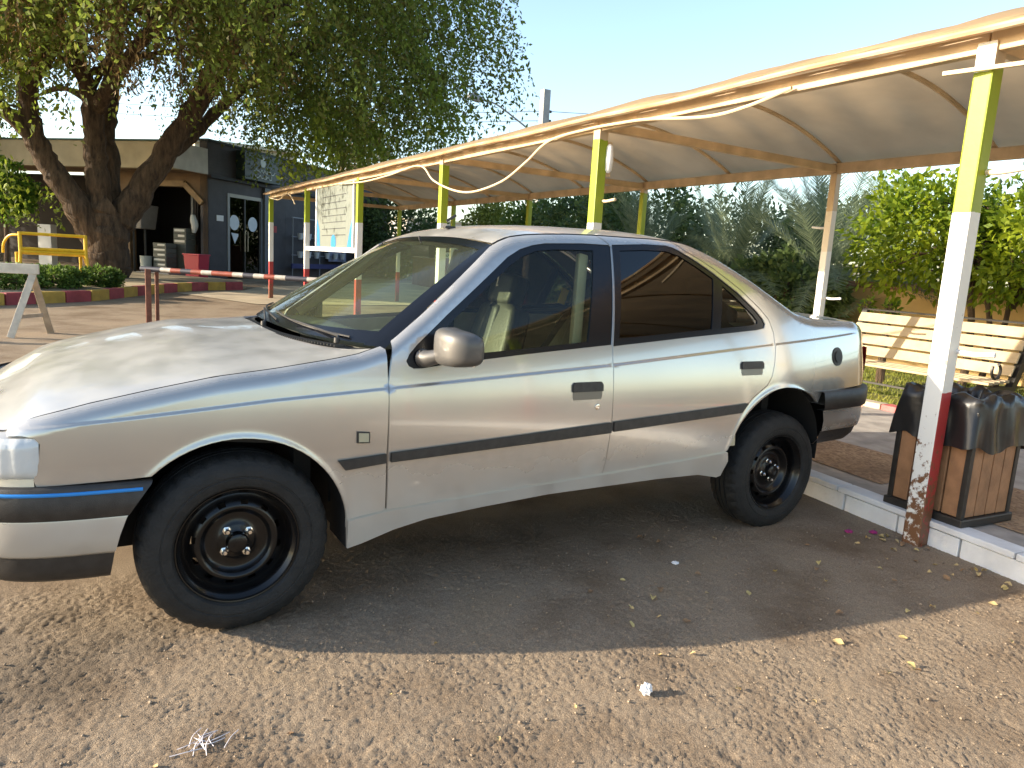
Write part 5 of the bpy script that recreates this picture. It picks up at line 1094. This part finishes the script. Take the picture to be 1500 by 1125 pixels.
stroke(smooth_line([(1.50, 3.62), (1.56, 3.55), (1.66, 3.55), (1.70, 3.61), (1.78, 3.56), (1.86, 3.57)], 4)); stroke(smooth_line([(1.84, 3.57), (1.92, 3.52), (1.98, 3.60), (2.06, 3.52), (2.12, 3.60), (2.20, 3.52), (2.28, 3.53)], 4)); stroke([(2.24, 3.53), (2.26, 3.68)]); stroke(smooth_line([(2.28, 3.53), (2.38, 3.60), (2.46, 3.52), (2.56, 3.52), (2.64, 3.60)], 4)); stroke([(1.62, 3.70), (1.68, 3.73)]); stroke([(2.42, 3.68), (2.48, 3.70)])
stroke(smooth_line([(1.66, 3.42), (1.74, 3.36), (1.84, 3.38), (1.90, 3.44), (1.96, 3.37), (2.06, 3.37)], 4)); stroke(smooth_line([(2.10, 3.36), (2.20, 3.36), (2.28, 3.43), (2.36, 3.36), (2.46, 3.36)], 4)); stroke([(2.20, 3.37), (2.19, 3.47)]); stroke([(2.46, 3.36), (2.47, 3.48)])
# pot rack outside the shop
rk = empty('pot_rack', bpt(-.3, 5, ZB), 'grey wire rack of white flower pots against the dark shop wall', 'rack')
RKM = simple('rack_wire', (.22, .23, .25), .5)
for b_ in (3.75, 5.4, 7.0): MB().bar(bpt(-.25, b_, ZB-.05), bpt(-.25, b_, 2.35), .03, .03, up=(1, 0, 0)).build('rack_upright', RKM, rk)
for z in (2.34, 1.72, 1.12): MB().bar(bpt(-.25, 3.7, z), bpt(-.25, 7.05, z), .03, .03).build('rack_rail', RKM, rk)
MB().bar(bpt(-.25, 3.7, .76), bpt(-.25, 7.05, .76), .05, .16).build('rack_tray', simple('blue_tray', (.035, .04, .14), .6), rk)
k = 0
for z in (1.72, 1.12):
    for b_ in (4.05, 4.55, 5.05, 5.75, 6.3, 6.8):
        o = MB().lathe([(0, -.10), (.07, -.10), (.10, .10), (.105, .11), (.09, .10), (0, .05)], bpt(-.34, b_, z+.02), (0, 0, 1), 12).build('flower_pot', STK, None, smooth=True); tag(o, ('white flower pot on the upper rail of the grey rack' if z > 1.5 else 'white flower pot on the lower rail of the grey rack'), 'flower pot', 'white pots on the wire rack'); k += 1
tag(part('wall_panel', -.20, -.16, 6.1, 7.3, .95, 1.62, simple('lilac_panel', (.30, .32, .45), .6), None), 'pale lilac board leaning low on the pot rack', 'board')
tag(part('alarm_box', -.06, -.013, 2.98, 3.14, 1.80, 2.0, simple('red_box', (.35, .03, .03), .5), None), 'small red box on the shop wall beside the pilaster', 'box')
# goods on the porch step
def pc(a, b, z): return bpt(a, b, z)
GREYB = simple('grey_plastic', (.20, .185, .165), .6, noise=.1); 
ac = empty('air_cooler', bpt(2.0, -.5, ZB), 'grey evaporative cooler tapering downwards on a dark stand by the porch', 'cooler')
V = [bpt(a, b, z) for (a, b, z) in ((1.62, -.75, 1.62), (2.22, -.75, 1.62), (2.22, -.2, 1.62), (1.62, -.2, 1.62), (1.54, -.78, 2.28), (2.32, -.78, 2.28), (2.32, -.15, 2.28), (1.54, -.15, 2.28))]; mb = MB().add(V, [(0, 3, 2, 1), (4, 5, 6, 7), (0, 1, 5, 4), (1, 2, 6, 5), (2, 3, 7, 6), (3, 0, 4, 7)]); mb.build('body', GREYB, ac, bevel=.03)
for a_ in (1.72, 2.12): MB().bar(bpt(a_, -.5, ZB-.03), bpt(a_, -.5, 1.63), .05, .05, up=(1, 0, 0)).build('leg', BLK, ac)
CRT = simple('crate_dark', (.09, .10, .085), .6); CRB = simple('crate_label', (.55, .56, .52), .5)
def crate(a0, a1, b0, b1, z0, z1, lab, k):
    o = empty('crate', bpt((a0+a1)/2, (b0+b1)/2, z0), lab, 'crate', 'crates stacked on the porch step'); blk(MB(), a0, a1, b0, b1, z0, z1).build('tray', CRT, o, bevel=.008); blk(MB(), a0+.04, a1-.12*(k % 2)-.04, b0-.012, b0-.002, z0+.05, z1-.03).build('label_strip', CRB, o)
nmz = ['bottom', 'second', 'third', 'fourth', 'fifth', 'topmost']
for k in range(6): crate(.78, 1.22, -.75, -.35, ZB+.06+.135*k, ZB+.06+.135*k+.128, nmz[k]+' dark crate with pale label in the low stack', k)
for k in range(3): crate(.50, .92, -.30, .1, 1.26+.15*k, 1.26+.15*k+.142, ['lowest', 'middle', 'uppermost'][k]+' dark crate on the tall rear stack', k)
tag(blk(MB(), .52, .90, -.28, .08, ZB-.03, 1.258).build('display_stand', CRT, None, bevel=.01), 'dark stand carrying the tall rear stack of crates', 'stand')
tag(MB().lathe([(0, 0), (.13, 0), (.16, .5), (.165, .51), (.15, .5), (0, .45)], bpt(1.42, -.8, ZB-.03), (0, 0, 1), 18).build('white_bucket', simple('bucket_white', (.42, .46, .44), .5), None, smooth=True), 'tall pale plastic bucket below the grey cooler', 'bucket')
rt_ = empty('red_tub', bpt(-.05, -.55, ZB), 'bright red plastic tub standing on the porch step', 'tub'); REDP = simple('red_plastic', (.42, .015, .04), .45)
V = [bpt(a, b, z) for (a, b, z) in ((-.28, -.72, ZB-.03), (.16, -.72, ZB-.03), (.16, -.35, ZB-.03), (-.28, -.35, ZB-.03), (-.31, -.75, 1.0), (.21, -.75, 1.0), (.21, -.32, 1.0), (-.31, -.32, 1.0))]; MB().add(V, [(0, 3, 2, 1), (4, 5, 6, 7), (0, 1, 5, 4), (1, 2, 6, 5), (2, 3, 7, 6), (3, 0, 4, 7)]).build('body', REDP, rt_, bevel=.02); blk(MB(), -.33, .23, -.77, -.30, .98, 1.02).build('rim', REDP, rt_, bevel=.01)
tag(MB().tube(smooth3([bpt(.42, -.1, 2.1), bpt(.40, -.1, 1.95), bpt(.36, -.1, 1.8), bpt(.40, -.1, 1.6)]), [.02]+[.05+.05*math.sin(i/24*3.1) for i in range(1, 25)], 8).build('hanging_bag', simple('bag_white', (.55, .57, .55), .5), None, smooth=True), 'white plastic bag hanging in the arched porch', 'bag')
tag(MB().lathe([(0, .08), (.06, .06), (.08, 0), (.06, -.06), (0, -.08)], bpt(4.3, -1.0, 2.95), (0, 0, 1), 14).build('globe_lamp', simple('globe_white', (.8, .82, .8), .3), None, smooth=True), 'white globe lamp under the cream fascia', 'lamp')
tb = part('low_table', .5, 1.6, -.98, -.28, ZB-.02, ZB+.05, simple('table_grey', (.25, .24, .24), .6), None); tag(tb, 'low grey platform under the crates on the porch step', 'platform')
# cream houses beyond the shop
fh = empty('cream_house', (4.5, 33, .5), 'cream house top showing above the shop parapet', 'house')
CRM = simple('cream_wall', (.62, .55, .38), .8, noise=.1); 
MB().box((6.0, 33, 2.9), (4.2, 3, 5.2)).build('wall', CRM, fh); MB().box((6.0, 33, 5.55), (4.5, 3.3, .14)).build('roof', CRM, fh)
for k in range(3): MB().box((4.6+1.2*k, 31.49, 4.8), (.6, .06, .8)).build('window', INT, fh)
fh2 = empty('pale_house', (22, 40, .5), 'pale distant house low between the canopy posts', 'house'); MB().box((21, 41, 1.9), (9, 4, 3.2)).build('wall', simple('pale_wall', (.55, .52, .47), .8), fh2); MB().box((21, 41, 3.55), (9.3, 4.3, .12)).build('roof', CRM, fh2)
for k in range(5): MB().box((17.6+1.7*k, 38.98, 2.2), (.7, .06, 1.0)).build('window', INT, fh2)

# ---------------------------------------------------------------- street furniture far off
GP = simple('weathered_pole_concrete', (.34, .33, .31), .85, noise=.2, nscale=3)
up = empty('utility_pole', (17.6, 26.2, .4), 'tall grey concrete utility pole rising above the canopy', 'utility pole')
MB().box((17.6, 26.2, 4.6), (.34, .34, 8.6)).build('shaft', GP, up, bevel=.02)
for z in (8.0, 7.6, 7.2): MB().box((17.83, 26.1, z), (.12, .10, .10)).build('insulator', BLK, up)
sl_ = empty('street_lamp', (16.6, 28.5, .4), 'grey street lamp with a drooping head beside the utility pole', 'street lamp')
hd = np.array([14.9, 27.6, 8.35])
MB().tube([(18.1, 28.0, 0.3), (18.1, 28.0, 7.4)], .07, 8).build('shaft', GP, sl_, smooth=True); MB().tube(smooth3([(18.1, 28.0, 7.4), (17.2, 27.9, 7.8), (16.0, 27.7, 8.25), (hd[0]+.3, hd[1], hd[2]-.02)]), .04, 8).build('arm', GP, sl_, smooth=True)
MB().lathe([(0, -.45), (.10, -.40), (.17, -.15), (.18, .05), (.12, .28), (.05, .38)], hd, (.9, .05, -.12), 14).build('lamp_head', simple('lamp_grey', (.32, .33, .34), .5), sl_, smooth=True)
WIRE = simple('wire_dark', (.10, .10, .11), .7)
for k, (a_, b_) in enumerate((((-20, 62, 11), (17.6, 26.2, 8.0)), ((-20, 62, 10.4), (17.6, 26.2, 7.6)), ((17.6, 26.2, 8.0), (70, -8, 12)))):
    a_ = np.array(a_, float); b_ = np.array(b_, float); tag(MB().tube([a_+(b_-a_)*t-np.array([0, 0, 1.2*4*t*(1-t)]) for t in np.linspace(0, 1, 20)], .013, 5).build('power_line', WIRE), ['upper power line leading to the utility pole', 'lower power line leading to the utility pole', 'power line leaving the pole above the canopy'][k], 'power line')
fl = empty('floodlight_mast', (18.6, 33, .4), 'thin distant mast with a flat lamp bar seen between canopy posts', 'mast'); MB().tube([(18.6, 33, .4), (18.6, 33, 4.3)], .04, 6).build('shaft', GP, fl); MB().box((18.6, 33, 4.32), (.8, .12, .10)).build('lamp_bar', GP, fl)

# ---------------------------------------------------------------- litter on the ground
def crumple(name, c, rad, mat, label, cat, seed, flat=1.):
    r_ = np.random.default_rng(seed); bm = bmesh.new(); bmesh.ops.create_icosphere(bm, subdivisions=3, radius=1.)
    for v in bm.verts:
        q = np.array(v.co); k = 1+.16*math.sin(q[0]*7+seed)*math.sin(q[1]*6)+.12*math.sin(q[2]*9+q[0]*5)+r_.normal(0, .035); v.co = Vector((c[0]+q[0]*rad*k, c[1]+q[1]*rad*k*.85, c[2]+(q[2]*k*flat+.8*flat)*rad))
    me = bpy.data.meshes.new(name); bm.to_mesh(me); bm.free(); return tag(link(name, me, mat), label, cat)
PAPER = simple('white_paper', (.80, .77, .75), .8)
crumple('paper_ball', (1.045, -.865, 0.002), .019, PAPER, 'crumpled white paper ball lying on the sunlit tarmac', 'paper', 2)
crumple('paper_scrap', (1.84, -.14, 0.0), .017, PAPER, 'small white paper scrap in the shadow beside the car', 'paper', 5, .35)
FIB = simple('white_fibre', (.70, .64, .64), .8); fb = MB(); r_ = np.random.default_rng(14)
for k in range(13):
    c = np.array([-.185, -.535, .008])+np.array([r_.normal(0, .028), r_.normal(0, .020), 0]); a_ = r_.uniform(0, 6.28); Ls = r_.uniform(.035, .09); d_ = np.array([math.cos(a_), math.sin(a_), 0])*Ls; s_ = np.array([-d_[1], d_[0], 0])*r_.normal(0, .5)
    fb.tube(smooth3([c-d_/2, c+s_*.5+np.array([0, 0, .004]), c+d_/2], 6), .0012, 5)
tag(fb.build('fibre_tangle', FIB), 'tangle of white torn fibres on the sunlit tarmac', 'litter', kind=None)
PET = simple('magenta_petal', (.30, .02, .14), .6)
for k, (x, y) in enumerate(((3.12, -.26), (3.00, -.20))): crumple('fallen_petal', (x, y, .002), .022, PET, ['magenta petal lying against the kerb by the post', 'magenta petal lying loose on the tarmac by the post'][k], 'petal', 20+k, .35)
LEAFD = [simple('dry_leaf_tan', (.46, .33, .15), .8, noise=.2, nscale=30), simple('dry_leaf_yellow', (.50, .38, .15), .7, noise=.2, nscale=30), simple('dry_leaf_brown', (.24, .14, .07), .8, noise=.2, nscale=30)]
def leaf_mesh(seed, m):
    r_ = np.random.default_rng(seed); V = []; F = []; n = 9
    for i in range(n):
        t = i/(n-1); w = .32*math.sin(math.pi*min(1, t*1.02))**.8+.01
        for s in (-1, 0, 1): V.append((t-.5, s*w, .16*math.sin(t*3+seed)+abs(s)*w*.7*r_.uniform(.4, 1.2)))
    for i in range(n-1):
        for j in range(2): F.append((i*3+j, i*3+j+1, i*3+j+4, i*3+j+3))
    me = bpy.data.meshes.new('dry_leaf'); me.from_pydata(V, [], F); me.update(); me.polygons.foreach_set('use_smooth', [True]*len(F)); me.materials.append(LEAFD[m]); return me
LMESH = [leaf_mesh(k, (0, 0, 1, 2)[k % 4]) for k in range(8)]
def put_leaf(x, y, s, k, a, z=.006, lab='sun'):
    o = bpy.data.objects.new('dry_leaf', LMESH[k]); COL.objects.link(o); o.location = (x, y, z); o.scale = (s, s, s); o.rotation_euler = (rl.normal(0, .25), rl.normal(0, .25), a)
    kind = ('tan', 'tan', 'yellow', 'brown')[k % 4]
    tag(o, 'small curled %s leaf lying on %s' % (kind, {'sun': 'the gritty tarmac', 'kerb': 'the shaded tarmac below the kerb'}[lab]), 'leaf', '%s leaves %s' % (kind, {'sun': 'scattered on the tarmac', 'kerb': 'gathered below the kerb'}[lab]))
rl = np.random.default_rng(77)
for k in range(62):
    x = rl.uniform(1.2, 3.1); y = rl.uniform(-1.75, -.1) if rl.random() < .8 else rl.uniform(-.6, .3); put_leaf(x, y, rl.uniform(.018, .042), rl.integers(8), rl.uniform(0, 6.28))
for k in range(10): put_leaf(rl.uniform(-.5, 1.2), rl.uniform(-1.0, -.2), rl.uniform(.012, .022), rl.integers(8), rl.uniform(0, 6.28))
for k in range(34):
    y = rl.uniform(-1.3, -.3); put_leaf(ky(y)-.05-abs(rl.normal(0, .14)), y, rl.uniform(.018, .040), rl.integers(8), rl.uniform(0, 6.28), .007, 'kerb')

# loose grit: too many and too small to count
n = 1700; px_ = rng.uniform(-1.2, 3.2, n); py_ = rng.uniform(-1.7, .2, n); sz = np.minimum(rng.gamma(2., .0012, n)+.0012, .0065); ang = rng.uniform(0, 6.28, n)
oct_ = np.array([(1, 0, 0), (-1, 0, 0), (0, 1, 0), (0, -1, 0), (0, 0, .8), (0, 0, -.8)]); of_ = np.array([(0, 2, 4), (2, 1, 4), (1, 3, 4), (3, 0, 4), (2, 0, 5), (1, 2, 5), (3, 1, 5), (0, 3, 5)])
Vg = oct_[None]*sz[:, None, None]*rng.uniform(.6, 1.3, (n, 6, 1)); ca, sa_ = np.cos(ang)[:, None], np.sin(ang)[:, None]
Vg = np.stack([Vg[:, :, 0]*ca-Vg[:, :, 1]*sa_+px_[:, None], Vg[:, :, 0]*sa_+Vg[:, :, 1]*ca+py_[:, None], Vg[:, :, 2]+.002+sz[:, None]*.4], 2).reshape(-1, 3)
tag(fast_mesh('loose_grit', Vg, (of_[None]+6*np.arange(n)[:, None, None]).reshape(-1, 3), simple('grit_stone', (.19, .14, .095), .9, col2=(.36, .28, .20), nscale=60)), 'loose grit and tiny stones strewn over the tarmac', 'grit', kind='stuff')
